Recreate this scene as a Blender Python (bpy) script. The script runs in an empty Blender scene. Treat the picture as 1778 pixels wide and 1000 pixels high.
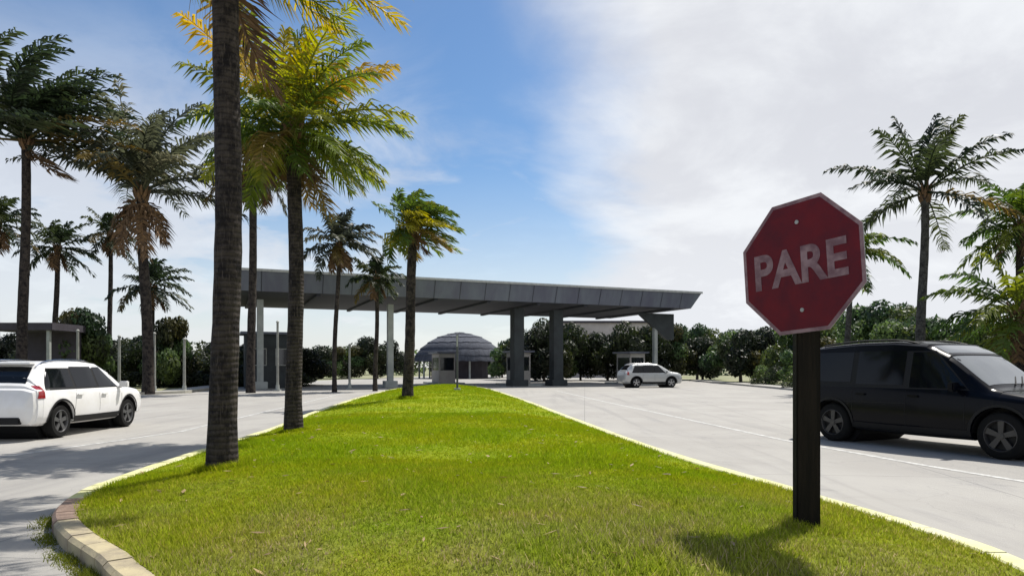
import bpy, bmesh, math, random
import numpy as np
from mathutils import Vector, Matrix, noise as mnoise

S = bpy.context.scene
C = S.collection
R = math.radians
F = 1200.0          # focal length in photo pixels (photo is 1778 wide), used to read places off the photo
EYE = 1.5
HOR = 637.0

# ------------------------------------------------------------------ camera
cam_d = bpy.data.cameras.new("camera")
cam = bpy.data.objects.new("camera", cam_d)
C.objects.link(cam)
cam.location = (0, 0, EYE)
cam.rotation_euler = (R(90), 0, 0)
cam_d.sensor_width = 36
cam_d.lens = 36 * F / 1778
cam_d.shift_y = (HOR - 500) / 1778
cam_d.clip_start = 0.05
cam_d.clip_end = 3000
S.camera = cam

# ------------------------------------------------------------------ view, sun, sky
S.view_settings.view_transform = 'Standard'
S.view_settings.look = 'None'
S.view_settings.gamma = 1
S.view_settings.exposure = 0.42
SUN_EL, SUN_AZ = R(60), R(41)          # azimuth measured from +Y (view direction) towards +X
sd = Vector((math.sin(SUN_AZ) * math.cos(SUN_EL), math.cos(SUN_AZ) * math.cos(SUN_EL), math.sin(SUN_EL)))
sun_d = bpy.data.lights.new("sun", 'SUN')
sun_d.energy = 4.6
sun_d.angle = R(0.5)
sun_d.color = (1.0, 0.955, 0.88)
sun = bpy.data.objects.new("sun", sun_d)
C.objects.link(sun)
sun.rotation_euler = sd.to_track_quat('Z', 'Y').to_euler()

W = bpy.data.worlds.new("World")
S.world = W
W.use_nodes = True
nt = W.node_tree
nt.nodes.clear()


def N(nt, t, **kw):
    n = nt.nodes.new(t)
    for k, v in kw.items():
        setattr(n, k, v)
    return n


def math_n(nt, op, a, b=None, c=None, clamp=False):
    n = nt.nodes.new('ShaderNodeMath')
    n.operation = op
    n.use_clamp = clamp
    for i, v in enumerate((a, b, c)):
        if v is None:
            continue
        if isinstance(v, (int, float)):
            n.inputs[i].default_value = v
        else:
            nt.links.new(v, n.inputs[i])
    return n.outputs[0]


def maprange(nt, v, a, b, c=0.0, d=1.0, smooth=True):
    n = nt.nodes.new('ShaderNodeMapRange')
    if smooth:
        n.interpolation_type = 'SMOOTHSTEP'
    nt.links.new(v, n.inputs[0])
    for i, x in enumerate((a, b, c, d)):
        n.inputs[i + 1].default_value = x
    return n.outputs[0]


def mixc(nt, f, a, b):
    n = nt.nodes.new('ShaderNodeMix')
    n.data_type = 'RGBA'
    for sock, v in ((n.inputs[0], f), (n.inputs[6], a), (n.inputs[7], b)):
        if isinstance(v, (int, float)):
            sock.default_value = v
        elif isinstance(v, (tuple, list)):
            sock.default_value = (*v[:3], 1)
        else:
            nt.links.new(v, sock)
    return n.outputs[2]


sky = N(nt, 'ShaderNodeTexSky', sky_type='NISHITA')
sky.sun_disc = False
sky.sun_elevation = SUN_EL
sky.sun_rotation = SUN_AZ
sky.air_density = 1.0
sky.dust_density = 0.6
sky.ozone_density = 1.6
tc = N(nt, 'ShaderNodeTexCoord')
sep = N(nt, 'ShaderNodeSeparateXYZ')
nt.links.new(tc.outputs['Generated'], sep.inputs[0])
dx, dy, dz = sep.outputs
zz = math_n(nt, 'ADD', math_n(nt, 'MAXIMUM', dz, 0.0), 0.22)
comb = N(nt, 'ShaderNodeCombineXYZ')
nt.links.new(math_n(nt, 'DIVIDE', dx, zz), comb.inputs[0])
nt.links.new(math_n(nt, 'DIVIDE', dy, zz), comb.inputs[1])


def noise_tex(nt, vec, scale, detail=6, rough=0.55, dist=0.0, loc=None, stretch=None):
    if loc or stretch:
        m = N(nt, 'ShaderNodeMapping')
        nt.links.new(vec, m.inputs[0])
        if loc:
            m.inputs[1].default_value = loc
        if stretch:
            m.inputs[3].default_value = stretch
        vec = m.outputs[0]
    n = N(nt, 'ShaderNodeTexNoise')
    n.inputs['Scale'].default_value = scale
    n.inputs['Detail'].default_value = detail
    n.inputs['Roughness'].default_value = rough
    n.inputs['Distortion'].default_value = dist
    nt.links.new(vec, n.inputs['Vector'])
    return n.outputs[0]


n1 = noise_tex(nt, comb.outputs[0], 0.9, 8, 0.56, 0.3, loc=(3.1, 1.7, 0))
n2 = noise_tex(nt, comb.outputs[0], 2.6, 8, 0.6, 0.5, loc=(0.4, 5.2, 0))
# the cloud bank fills the sky from a little right of the road's axis
bank = math_n(nt, 'ADD', math_n(nt, 'MULTIPLY', dx, 2.3), math_n(nt, 'MULTIPLY', n1, 1.1))
bank = maprange(nt, bank, 0.50, 0.98)
# thin cloud to the left
leftc = math_n(nt, 'ADD', math_n(nt, 'MULTIPLY', dx, -0.85), math_n(nt, 'MULTIPLY', n2, 1.15))
leftc = maprange(nt, leftc, 0.53, 1.0, 0.0, 0.8)
leftc = math_n(nt, 'MULTIPLY', leftc, maprange(nt, dz, 0.46, 0.22, 0.05, 1.0))
wisps = maprange(nt, n2, 0.52, 0.8, 0.0, 0.4)
hz = maprange(nt, dz, 0.30, 0.0, 0.0, 0.7)
cover = math_n(nt, 'MAXIMUM', math_n(nt, 'MAXIMUM', bank, leftc), math_n(nt, 'MAXIMUM', wisps, hz))
n3 = noise_tex(nt, comb.outputs[0], 1.7, 7, 0.6, 0.4, loc=(7.4, 2.2, 0))
shade = maprange(nt, n3, 0.36, 0.66)
low = maprange(nt, dz, 0.35, 0.05, 0.0, 0.6)
shade = math_n(nt, 'MAXIMUM', shade, low)
ccol = mixc(nt, shade, (5.95, 6.1, 6.55), (7.5, 7.7, 8.0))
hsv = N(nt, 'ShaderNodeHueSaturation'); hsv.inputs['Saturation'].default_value = 1.22; hsv.inputs['Value'].default_value = 1.04
nt.links.new(sky.outputs[0], hsv.inputs['Color'])
skyc = hsv.outputs[0]
skyb = mixc(nt, cover, skyc, ccol)
bg = N(nt, 'ShaderNodeBackground')
bg.inputs[1].default_value = 0.09
nt.links.new(skyb, bg.inputs[0])
wo = N(nt, 'ShaderNodeOutputWorld')
nt.links.new(bg.outputs[0], wo.inputs[0])


# ------------------------------------------------------------------ helpers
def WX(px, d):
    return (px - 889) * d / F


def WZ(py, d):
    return EYE + (HOR - py) * d / F


def tag(o, label=None, cat=None, group=None, kind=None):
    if label: o['label'] = label
    if cat: o['category'] = cat
    if group: o['group'] = group
    if kind: o['kind'] = kind
    return o


def empty(name, loc=(0, 0, 0), rz=0.0):
    o = bpy.data.objects.new(name, None)
    o.empty_display_size = 0.3
    C.objects.link(o)
    o.location = loc
    o.rotation_euler = (0, 0, rz)
    return o


def smooth_by_angle(me, ang=35):
    me.shade_smooth()
    me.set_sharp_from_angle(angle=R(ang))


class MB:
    """collects shapes, builds ONE mesh object"""
    def __init__(self):
        self.v, self.f, self.c = [], [], []
        self.col = None

    def add(self, vs, fs):
        b = len(self.v)
        self.v.extend([tuple(p) for p in vs])
        self.f.extend([tuple(i + b for i in f) for f in fs])
        if self.col is not None:
            self.c.extend([self.col] * len(vs))

    def box(self, c, s, rz=0.0, top=1.0):
        x, y, z = s[0] / 2, s[1] / 2, s[2] / 2
        vs = []
        for k, (sx, sy, sz) in enumerate([(-1, -1, -1), (1, -1, -1), (1, 1, -1), (-1, 1, -1), (-1, -1, 1), (1, -1, 1), (1, 1, 1), (-1, 1, 1)]):
            t = top if sz > 0 else 1
            px, py = sx * x * t, sy * y * t
            vs.append((c[0] + px * math.cos(rz) - py * math.sin(rz), c[1] + px * math.sin(rz) + py * math.cos(rz), c[2] + sz * z))
        self.add(vs, [(0, 3, 2, 1), (4, 5, 6, 7), (0, 1, 5, 4), (1, 2, 6, 5), (2, 3, 7, 6), (3, 0, 4, 7)])

    def tube(self, pts, rad, n=8, cap=True):
        pts = [Vector(p) for p in pts]
        if isinstance(rad, (int, float)):
            rad = [rad] * len(pts)
        vs = []
        for i, p in enumerate(pts):
            d = (pts[min(i + 1, len(pts) - 1)] - pts[max(i - 1, 0)]).normalized()
            u = d.cross(Vector((0, 1, 0.02)))
            if u.length < 0.1:
                u = d.cross(Vector((1, 0, 0)))
            u.normalize()
            w = d.cross(u)
            for k in range(n):
                a = 2 * math.pi * k / n
                vs.append(p + (u * math.cos(a) + w * math.sin(a)) * rad[i])
        fs = []
        for i in range(len(pts) - 1):
            for k in range(n):
                a, b = i * n + k, i * n + (k + 1) % n
                fs.append((a, b, b + n, a + n))
        if cap:
            fs.append(tuple(range(n - 1, -1, -1)))
            fs.append(tuple((len(pts) - 1) * n + k for k in range(n)))
        self.add(vs, fs)

    def grid(self, P, close_u=False):
        """P rows x cols of points"""
        r, c = len(P), len(P[0])
        fs = []
        for i in range(r - 1):
            for j in range(c - 1 + (1 if close_u else 0)):
                j2 = (j + 1) % c
                fs.append((i * c + j, i * c + j2, (i + 1) * c + j2, (i + 1) * c + j))
        self.add([p for row in P for p in row], fs)

    def build(self, name, mat, parent=None, smooth=None, bevel=None, loc=None):
        me = bpy.data.meshes.new(name)
        me.from_pydata(self.v, [], self.f)
        me.update()
        if self.c:
            a = me.color_attributes.new('tint', 'FLOAT_COLOR', 'POINT')
            a.data.foreach_set('color', np.array([(*c, 1.0) for c in self.c], dtype=np.float32).ravel())
        if mat:
            me.materials.append(mat)
        if bevel:
            bm = bmesh.new(); bm.from_mesh(me)
            bmesh.ops.bevel(bm, geom=list(bm.edges), offset=bevel, segments=2, affect='EDGES', clamp_overlap=True)
            bm.to_mesh(me); bm.free()
        if smooth:
            smooth_by_angle(me, smooth)
        o = bpy.data.objects.new(name, me)
        C.objects.link(o)
        if parent: o.parent = parent
        if loc: o.location = loc
        return o


def copy_tree(o, parent=None):
    c = o.copy(); C.objects.link(c)
    if parent: c.parent = parent
    for ch in list(o.children):
        copy_tree(ch, c)
    return c


# ------------------------------------------------------------------ materials
def mat(name, col, rough=0.6, metal=0.0, spec=0.5, var=None, scale=4.0, amount=0.5, bump=0.0, bscale=30.0, coat=0.0, detail=6, coord='Object', stretch=None):
    m = bpy.data.materials.new(name)
    m.use_nodes = True
    nt = m.node_tree
    b = nt.nodes['Principled BSDF']
    b.inputs['Base Color'].default_value = (*col, 1)
    b.inputs['Roughness'].default_value = rough
    b.inputs['Metallic'].default_value = metal
    b.inputs['Specular IOR Level'].default_value = spec
    b.inputs['Coat Weight'].default_value = coat
    b.inputs['Coat Roughness'].default_value = 0.04
    t = N(nt, 'ShaderNodeTexCoord')
    if var:
        n = noise_tex(nt, t.outputs[coord], scale, detail, 0.62, 0.2, stretch=stretch)
        f = maprange(nt, n, 0.5 - 0.28 * (1 - amount) - 0.04, 0.5 + 0.28 * (1 - amount) + 0.04)
        nt.links.new(mixc(nt, f, col, var), b.inputs['Base Color'])
    if bump:
        n = noise_tex(nt, t.outputs[coord], bscale, 6, 0.65, stretch=stretch)
        bp = N(nt, 'ShaderNodeBump')
        bp.inputs['Strength'].default_value = 1.0
        bp.inputs['Distance'].default_value = bump
        nt.links.new(n, bp.inputs['Height'])
        nt.links.new(bp.outputs[0], b.inputs['Normal'])
    return m


def leaf_mat(name, trans=0.35, gain=1.0, rough=0.5):
    """foliage: colour from the per-leaf attribute 'tint', lets sun through"""
    m = bpy.data.materials.new(name)
    m.use_nodes = True
    nt = m.node_tree
    b = nt.nodes['Principled BSDF']
    b.inputs['Roughness'].default_value = rough
    b.inputs['Specular IOR Level'].default_value = 0.35
    a = N(nt, 'ShaderNodeAttribute'); a.attribute_name = 'tint'
    nt.links.new(a.outputs['Color'], b.inputs['Base Color'])
    tr = N(nt, 'ShaderNodeBsdfTranslucent')
    hs = N(nt, 'ShaderNodeHueSaturation')
    hs.inputs['Hue'].default_value = 0.485
    hs.inputs['Saturation'].default_value = 1.15
    hs.inputs['Value'].default_value = 1.5 * gain
    nt.links.new(a.outputs['Color'], hs.inputs['Color'])
    nt.links.new(hs.outputs[0], tr.inputs[0])
    mx = N(nt, 'ShaderNodeMixShader')
    mx.inputs[0].default_value = trans
    nt.links.new(b.outputs[0], mx.inputs[1]); nt.links.new(tr.outputs[0], mx.inputs[2])
    nt.links.new(mx.outputs[0], nt.nodes['Material Output'].inputs[0])
    return m


def trunk_mat(name, c1, c2, ring=26.0):
    m = mat(name, c1, 0.9, var=c2, scale=5.0, amount=0.5, spec=0.2)
    nt = m.node_tree
    b = nt.nodes['Principled BSDF']
    t = N(nt, 'ShaderNodeTexCoord')
    wv = N(nt, 'ShaderNodeTexWave', bands_direction='Z')
    wv.inputs['Scale'].default_value = ring / 6.28
    wv.inputs['Distortion'].default_value = 2.6
    wv.inputs['Detail'].default_value = 3
    nt.links.new(t.outputs['Object'], wv.inputs[0])
    ns = noise_tex(nt, t.outputs['Object'], 26, 6, 0.7, stretch=(1, 1, 0.35))
    n0 = noise_tex(nt, t.outputs['Object'], 5.0, 8, 0.7)
    cc = mixc(nt, maprange(nt, n0, 0.40, 0.62), c1, c2)
    cc = mixc(nt, maprange(nt, wv.outputs[1], 0.66, 0.95, 0, 0.4), cc, tuple(v * 0.3 for v in c2))
    ns2 = noise_tex(nt, t.outputs['Object'], 40, 6, 0.75, stretch=(1, 1, 0.12))
    cc = mixc(nt, maprange(nt, ns2, 0.52, 0.70, 0, 0.7), cc, tuple(v * 1.9 for v in c1))
    nt.links.new(cc, b.inputs['Base Color'])
    h = math_n(nt, 'ADD', math_n(nt, 'MULTIPLY', wv.outputs[1], -0.3), ns)
    bp = N(nt, 'ShaderNodeBump'); bp.inputs['Distance'].default_value = 0.035
    nt.links.new(h, bp.inputs['Height']); nt.links.new(bp.outputs[0], b.inputs['Normal'])
    return m


M = {}
M['verge'] = mat('verge_earth', (0.30, 0.27, 0.19), 0.95, var=(0.10, 0.14, 0.035), scale=0.12, amount=0.3, bump=0.03, bscale=6)
M['hedge_core'] = mat('soil_dark', (0.05, 0.045, 0.03), 0.95)
M['trunk'] = trunk_mat('palm_trunk_bark', (0.060, 0.050, 0.043), (0.013, 0.011, 0.012))
M['trunk_pale'] = trunk_mat('palm_trunk_bark_grey', (0.09, 0.088, 0.08), (0.035, 0.033, 0.032))
M['bark'] = mat('tree_bark', (0.09, 0.07, 0.05), 0.9, var=(0.04, 0.032, 0.025), scale=8, bump=0.02)
M['frond'] = leaf_mat('palm_frond_leaf', 0.42, 1.1)
M['leaf'] = leaf_mat('tree_leaf', 0.38, 1.1)
M['dead'] = mat('dead_frond', (0.19, 0.11, 0.05), 0.9, var=(0.08, 0.05, 0.03), scale=5)
M['curb'] = mat('curb_paint', (0.55, 0.54, 0.20), 0.8, var=(0.52, 0.50, 0.36), scale=2.2, amount=0.2, bump=0.008, bscale=24)
M['curb_near'] = mat('curb_bare_concrete', (0.42, 0.36, 0.22), 0.85, var=(0.25, 0.21, 0.15), scale=3, bump=0.008, bscale=24)
M['brick'] = mat('brick_end', (0.24, 0.17, 0.13), 0.9, var=(0.15, 0.10, 0.075), scale=9, bump=0.01)
M['post'] = mat('creosoted_wood', (0.009, 0.008, 0.006), 0.9, spec=0.15, var=(0.018, 0.014, 0.010), scale=6, bump=0.012, bscale=14, stretch=(3, 3, 0.25))
M['sign_red'] = mat('sign_red_paint', (0.145, 0.006, 0.014), 0.6, spec=0.25, var=(0.085, 0.006, 0.016), scale=5, amount=0.3)
M['sign_white'] = mat('sign_white_paint', (0.30, 0.19, 0.21), 0.6, var=(0.15, 0.07, 0.09), scale=8)
M['sign_back'] = mat('sign_metal_back', (0.35, 0.35, 0.35), 0.45, metal=0.6)
M['steel'] = mat('galvanised_steel', (0.42, 0.43, 0.42), 0.5, metal=0.3, var=(0.32, 0.33, 0.33), scale=4)
M['pole_white'] = mat('pale_pole_paint', (0.30, 0.31, 0.29), 0.6, var=(0.2, 0.2, 0.18), scale=3)
M['dark_pole'] = mat('dark_pole_paint', (0.05, 0.055, 0.06), 0.5)


def road_mat():
    m = bpy.data.materials.new('pale_worn_asphalt'); m.use_nodes = True
    nt = m.node_tree; b = nt.nodes['Principled BSDF']
    t = N(nt, 'ShaderNodeTexCoord'); o = t.outputs['Object']
    a = noise_tex(nt, o, 0.35, 6, 0.6, 0.5)
    c = mixc(nt, maprange(nt, a, 0.38, 0.64), (0.305, 0.292, 0.270), (0.345, 0.332, 0.307))
    a2 = noise_tex(nt, o, 1.4, 8, 0.7, 0.2, stretch=(1, 0.25, 1))
    c = mixc(nt, maprange(nt, a2, 0.52, 0.75, 0, 0.5), c, (0.20, 0.196, 0.198))
    g = noise_tex(nt, o, 90, 3, 0.8)
    c = mixc(nt, maprange(nt, g, 0.52, 0.72, 0, 0.45), c, (0.17, 0.17, 0.175))
    # hairline cracks
    v = N(nt, 'ShaderNodeTexVoronoi', feature='DISTANCE_TO_EDGE'); v.inputs['Scale'].default_value = 0.33
    wv = N(nt, 'ShaderNodeVectorMath', operation='ADD')
    nn = N(nt, 'ShaderNodeTexNoise'); nn.inputs['Scale'].default_value = 1.3; nn.inputs['Detail'].default_value = 6
    nt.links.new(o, nn.inputs['Vector']); nt.links.new(o, wv.inputs[0]); nt.links.new(nn.outputs[1], wv.inputs[1])
    nt.links.new(wv.outputs[0], v.inputs['Vector'])
    c = mixc(nt, maprange(nt, v.outputs[0], 0.001, 0.005, 0.22, 0.0), c, (0.16, 0.16, 0.16))
    bt = N(nt, 'ShaderNodeTexBrick'); bt.offset = 0.0; bt.inputs['Scale'].default_value = 1.0
    bt.inputs['Brick Width'].default_value = 5.0; bt.inputs['Row Height'].default_value = 5.0; bt.inputs['Mortar Size'].default_value = 0.012; bt.inputs['Mortar Smooth'].default_value = 0.3
    mp = N(nt, 'ShaderNodeMapping'); mp.inputs[2].default_value = (0, 0, R(6)); nt.links.new(o, mp.inputs[0]); nt.links.new(mp.outputs[0], bt.inputs[0])
    c = mixc(nt, math_n(nt, 'MULTIPLY', bt.outputs['Fac'], 0.6), c, (0.13, 0.13, 0.13))
    tm = noise_tex(nt, o, 0.8, 5, 0.55, 0.6, stretch=(1.6, 0.06, 1), loc=(2, 5, 0))
    c = mixc(nt, maprange(nt, tm, 0.52, 0.70, 0, 0.35), c, (0.17, 0.165, 0.165))
    # oil stains
    st = noise_tex(nt, o, 0.9, 5, 0.6, loc=(9, 3, 0))
    c = mixc(nt, maprange(nt, st, 0.66, 0.74, 0, 0.35), c, (0.12, 0.12, 0.125))
    nt.links.new(c, b.inputs['Base Color'])
    b.inputs['Roughness'].default_value = 0.82
    b.inputs['Specular IOR Level'].default_value = 0.3
    bp = N(nt, 'ShaderNodeBump'); bp.inputs['Distance'].default_value = 0.006
    nt.links.new(g, bp.inputs['Height']); nt.links.new(bp.outputs[0], b.inputs['Normal'])
    return m


M['road'] = road_mat()


def paint_mat(name, col):
    m = bpy.data.materials.new(name); m.use_nodes = True
    nt = m.node_tree; b = nt.nodes['Principled BSDF']
    t = N(nt, 'ShaderNodeTexCoord'); o = t.outputs['Object']
    a = noise_tex(nt, o, 7, 8, 0.75)
    c = mixc(nt, maprange(nt, a, 0.42, 0.58), col, (0.29, 0.285, 0.27))
    nt.links.new(c, b.inputs['Base Color']); b.inputs['Roughness'].default_value = 0.7
    return m


M['line'] = paint_mat('worn_white_line', (0.50, 0.50, 0.48))


def lawn_colour(nt, o):
    sepx = N(nt, 'ShaderNodeSeparateXYZ'); nt.links.new(o, sepx.inputs[0])
    a = noise_tex(nt, o, 0.45, 6, 0.6, 0.4)
    c = mixc(nt, maprange(nt, a, 0.36, 0.66), (0.205, 0.29, 0.003), (0.27, 0.31, 0.005))
    b2 = noise_tex(nt, o, 1.1, 7, 0.65, 0.3, loc=(4, 8, 0))
    dry = maprange(nt, b2, 0.38, 0.68, 0.15, 0.6)
    near = maprange(nt, sepx.outputs[1], 9.0, 3.5, 0.05, 1.0)
    c = mixc(nt, math_n(nt, 'MULTIPLY', dry, near), c, (0.33, 0.27, 0.11))
    bs = noise_tex(nt, o, 0.9, 8, 0.7, 0.6, loc=(12, 1, 0))
    c = mixc(nt, math_n(nt, 'MULTIPLY', maprange(nt, bs, 0.60, 0.72, 0, 0.3), near), c, (0.30, 0.22, 0.12))
    b3 = noise_tex(nt, o, 2.3, 6, 0.7, loc=(1, 2, 0))
    c = mixc(nt, maprange(nt, b3, 0.52, 0.80, 0, 0.35), c, (0.10, 0.19, 0.02))
    return c


def lawn_mats():
    m = bpy.data.materials.new('lawn_turf'); m.use_nodes = True
    nt = m.node_tree; b = nt.nodes['Principled BSDF']
    t = N(nt, 'ShaderNodeTexCoord'); o = t.outputs['Object']
    c = lawn_colour(nt, o)
    g = noise_tex(nt, o, 28, 5, 0.75)
    c = mixc(nt, maprange(nt, g, 0.35, 0.6, 0.45, 0), c, (0.09, 0.11, 0.02))
    nt.links.new(c, b.inputs['Base Color']); b.inputs['Roughness'].default_value = 0.95
    b.inputs['Specular IOR Level'].default_value = 0.1
    bp = N(nt, 'ShaderNodeBump'); bp.inputs['Distance'].default_value = 0.04
    nt.links.new(g, bp.inputs['Height']); nt.links.new(bp.outputs[0], b.inputs['Normal'])
    m2 = bpy.data.materials.new('grass_blade'); m2.use_nodes = True
    nt = m2.node_tree; b = nt.nodes['Principled BSDF']
    t = N(nt, 'ShaderNodeTexCoord'); o = t.outputs['Object']
    c = lawn_colour(nt, o)
    at = N(nt, 'ShaderNodeAttribute'); at.attribute_name = 'tint'
    ml = N(nt, 'ShaderNodeMix', data_type='RGBA', blend_type='MULTIPLY')
    ml.inputs[0].default_value = 1.0
    nt.links.new(c, ml.inputs[6]); nt.links.new(at.outputs['Color'], ml.inputs[7])
    nt.links.new(ml.outputs[2], b.inputs['Base Color'])
    b.inputs['Roughness'].default_value = 0.6
    b.inputs['Specular IOR Level'].default_value = 0.08
    tr = N(nt, 'ShaderNodeBsdfTranslucent'); nt.links.new(ml.outputs[2], tr.inputs[0])
    mx = N(nt, 'ShaderNodeMixShader'); mx.inputs[0].default_value = 0.45
    nt.links.new(b.outputs[0], mx.inputs[1]); nt.links.new(tr.outputs[0], mx.inputs[2])
    nt.links.new(mx.outputs[0], nt.nodes['Material Output'].inputs[0])
    return m, m2


M['lawn'], M['blade'] = lawn_mats()


# ------------------------------------------------------------------ ground, road
def sheet(name, pts, z, m):
    mb = MB(); mb.add([(x, y, z) for x, y in pts], [tuple(range(len(pts)))])
    o = mb.build(name, m)
    return tag(o, kind='structure')


sheet('ground', [(-900, -300), (900, -300), (900, 1500), (-900, 1500)], -0.03, M['verge'])
road_outline = [(-60, -25), (30, -25), (18, -5), (17.2, 10), (17.4, 30), (18.5, 50), (19.5, 75), (17, 110), (6, 150), (-6, 160), (-14, 110),
                (-22, 75), (-21, 52), (-18.6, 40), (-24, 30), (-40, 22), (-60, 18)]
sheet('road', road_outline, 0.0, M['road'])


def catmull(P, n=8, closed=True):
    out = []
    L = len(P)
    for i in range(L):
        p0, p1, p2, p3 = [Vector((*P[(i + k - 1) % L], 0)) for k in range(4)]
        for j in range(n):
            t = j / n
            q = 0.5 * ((2 * p1) + (-p0 + p2) * t + (2 * p0 - 5 * p1 + 4 * p2 - p3) * t * t + (-p0 + 3 * p1 - 3 * p2 + p3) * t ** 3)
            out.append((q.x, q.y))
    return out


isl_ctrl = [(-1.5, 3.45), (0.5, 2.7), (2.3, 2.75), (3.35, 3.7), (3.66, 4.94), (3.58, 6.04), (3.3, 7.43), (2.72, 10.25), (2.3, 13.2), (1.7, 18.4),
            (0.35, 30.6), (-1.5, 44), (-3.2, 50), (-5.4, 51), (-7.3, 45), (-7.1, 33.7), (-6.2, 22), (-5.55, 16.5), (-5.3, 13.7), (-5.15, 10.9), (-5.0, 9.1), (-4.78, 7.6),
            (-4.35, 6.55), (-3.75, 5.75), (-3.04, 5.03), (-2.53, 4.46)]
isl = catmull(isl_ctrl, 8)
NI = len(isl)


def offset_loop(P, d):
    out = []
    for i in range(len(P)):
        a, b = Vector(P[i - 1]), Vector(P[(i + 1) % len(P)])
        t = (b - a).normalized()
        out.append((P[i][0] - t.y * d, P[i][1] + t.x * d))      # ccw loop: +d goes inwards
    return out


CUR_W, CUR_H = 0.2, 0.14
inner = offset_loop(isl, CUR_W)


def kerb_piece(idx, m, name, label=None):
    mb = MB()
    prof = [(0.0, -0.02), (0.0, CUR_H - 0.03), (0.025, CUR_H), (CUR_W - 0.02, CUR_H), (CUR_W, CUR_H - 0.015), (CUR_W, -0.02)]
    rows = []
    for i in idx:
        a, b = Vector(isl[i % NI]), Vector(inner[i % NI])
        row = []
        for u, z in prof:
            p = a.lerp(b, u / CUR_W)
            row.append((p.x, p.y, z + 0.004 * mnoise.noise(Vector((p.x * 2, p.y * 2, 0)))))
        rows.append(row)
    mb.grid(rows)
    mb.f.append(tuple(range(6))); mb.f.append(tuple(len(mb.v) - 6 + k for k in range(5, -1, -1)))
    return mb.build(name, m, smooth=30)


# kerb in individual cast lengths with open joints; one object per material run
kroot = empty('island_kerb', (0, 4, 0))
tag(kroot, 'pale yellow painted concrete kerb running right round the grass island', 'kerb')
near_set = []
seg = 3
runs_y, runs_c, runs_b = [], [], []
i = 0
while i < NI:
    p = Vector(isl[i])
    is_near = p.x < -1.0 and p.y < 7.2
    is_b = p.x < -3.9 and 6.2 < p.y < 7.2
    (runs_b if is_b else runs_c if is_near else runs_y).append(list(range(i, min(i + seg, NI) + 1)))
    i += seg


def build_runs(runs, m, name, lab):
    mb = MB()
    prof = [(0.0, -0.02), (0.0, CUR_H - 0.03), (0.03, CUR_H), (CUR_W - 0.02, CUR_H), (CUR_W, CUR_H - 0.015), (CUR_W, -0.02)]
    for idx in runs:
        a0, b0 = Vector(isl[idx[0] % NI]), Vector(inner[idx[0] % NI])
        rows = []
        n = len(idx)
        dzz = random.uniform(-0.006, 0.006)
        for k, i in enumerate(idx):
            a, b = Vector(isl[i % NI]), Vector(inner[i % NI])
            if k == 0 or k == n - 1:       # pull the ends in by 6 mm: the joint
                j = idx[1] if k == 0 else idx[-2]
                a2, b2 = Vector(isl[j % NI]), Vector(inner[j % NI])
                da, db = (a2 - a), (b2 - b)
                a = a + da.normalized() * 0.006; b = b + db.normalized() * 0.006
            rows.append([(*a.lerp(b, u / CUR_W), z + dzz) for u, z in prof])
        base = len(mb.v)
        mb.grid(rows)
        mb.f.append(tuple(base + k for k in range(6)))
        mb.f.append(tuple(len(mb.v) - 6 + k for k in range(5, -1, -1)))
    o = mb.build(name, m, smooth=30)
    o['label'] = lab
    mw = kroot.location
    o.parent = kroot
    o.location = (-mw.x, -mw.y, -mw.z)
    return o


random.seed(4)
build_runs(runs_y, M['curb'], 'kerb_stone', 'pale yellow painted kerb stones')
build_runs(runs_c, M['curb_near'], 'kerb_stone', 'bare cream kerb stones at the near left edge')
build_runs(runs_b, M['brick'], 'kerb_stone', 'reddish brick coloured kerb stones at the near left corner')


# lawn: mounded sheet inside the kerb
def in_poly(x, y, P):
    c = False
    n = len(P)
    j = n - 1
    for i in range(n):
        if (P[i][1] > y) != (P[j][1] > y) and x < (P[j][0] - P[i][0]) * (y - P[i][1]) / (P[j][1] - P[i][1] + 1e-12) + P[i][0]:
            c = not c
        j = i
    return c


inn = np.array(inner)
seg_a = inn; seg_b = np.roll(inn, -1, axis=0)


def edge_dist(x, y):
    p = np.array([x, y])
    ab = seg_b - seg_a
    t = np.clip(((p - seg_a) * ab).sum(1) / (ab * ab).sum(1), 0, 1)
    return float(np.sqrt((((seg_a + ab * t[:, None]) - p) ** 2).sum(1)).min())


def lawn_z(x, y, d=None):
    if d is None:
        d = edge_dist(x, y)
    t = min(1.0, d / 1.9)
    return CUR_H - 0.012 + 0.17 * t * t * (3 - 2 * t) + 0.022 * mnoise.noise(Vector((x * 0.7, y * 0.7, 3)))* min(1, d * 3)


mb = MB()
rings = [0, 0.12, 0.3, 0.6, 1.0, 1.5, 2.0]
bm = bmesh.new()
loop = [bm.verts.new((x, y, 0)) for x, y in inner]
f0 = bm.faces.new(loop)
bmesh.ops.triangulate(bm, faces=[f0])
# refine by cutting with grid planes
for ax in (0, 1):
    vals = [v for v in (np.arange(-7.6, 3.9, 0.35) if ax == 0 else np.concatenate([np.arange(2.8, 14, 0.35), np.arange(14, 51, 1.0)]))]
    for v in vals:
        co = (v, 0, 0) if ax == 0 else (0, v, 0)
        no = (1, 0, 0) if ax == 0 else (0, 1, 0)
        bmesh.ops.bisect_plane(bm, geom=bm.verts[:] + bm.edges[:] + bm.faces[:], plane_co=co, plane_no=no)
bmesh.ops.triangulate(bm, faces=bm.faces[:])
for v in bm.verts:
    v.co.z = lawn_z(v.co.x, v.co.y)
me = bpy.data.meshes.new('lawn'); bm.normal_update()
for f in bm.faces:
    if f.normal.z < 0: f.normal_flip()
bm.to_mesh(me); bm.free()
me.materials.append(M['lawn']); me.shade_smooth()
lawn = bpy.data.objects.new('lawn', me); C.objects.link(lawn)
tag(lawn, kind='structure')

# grass blades
rng = np.random.default_rng(7)
bx, by = [], []


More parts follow.
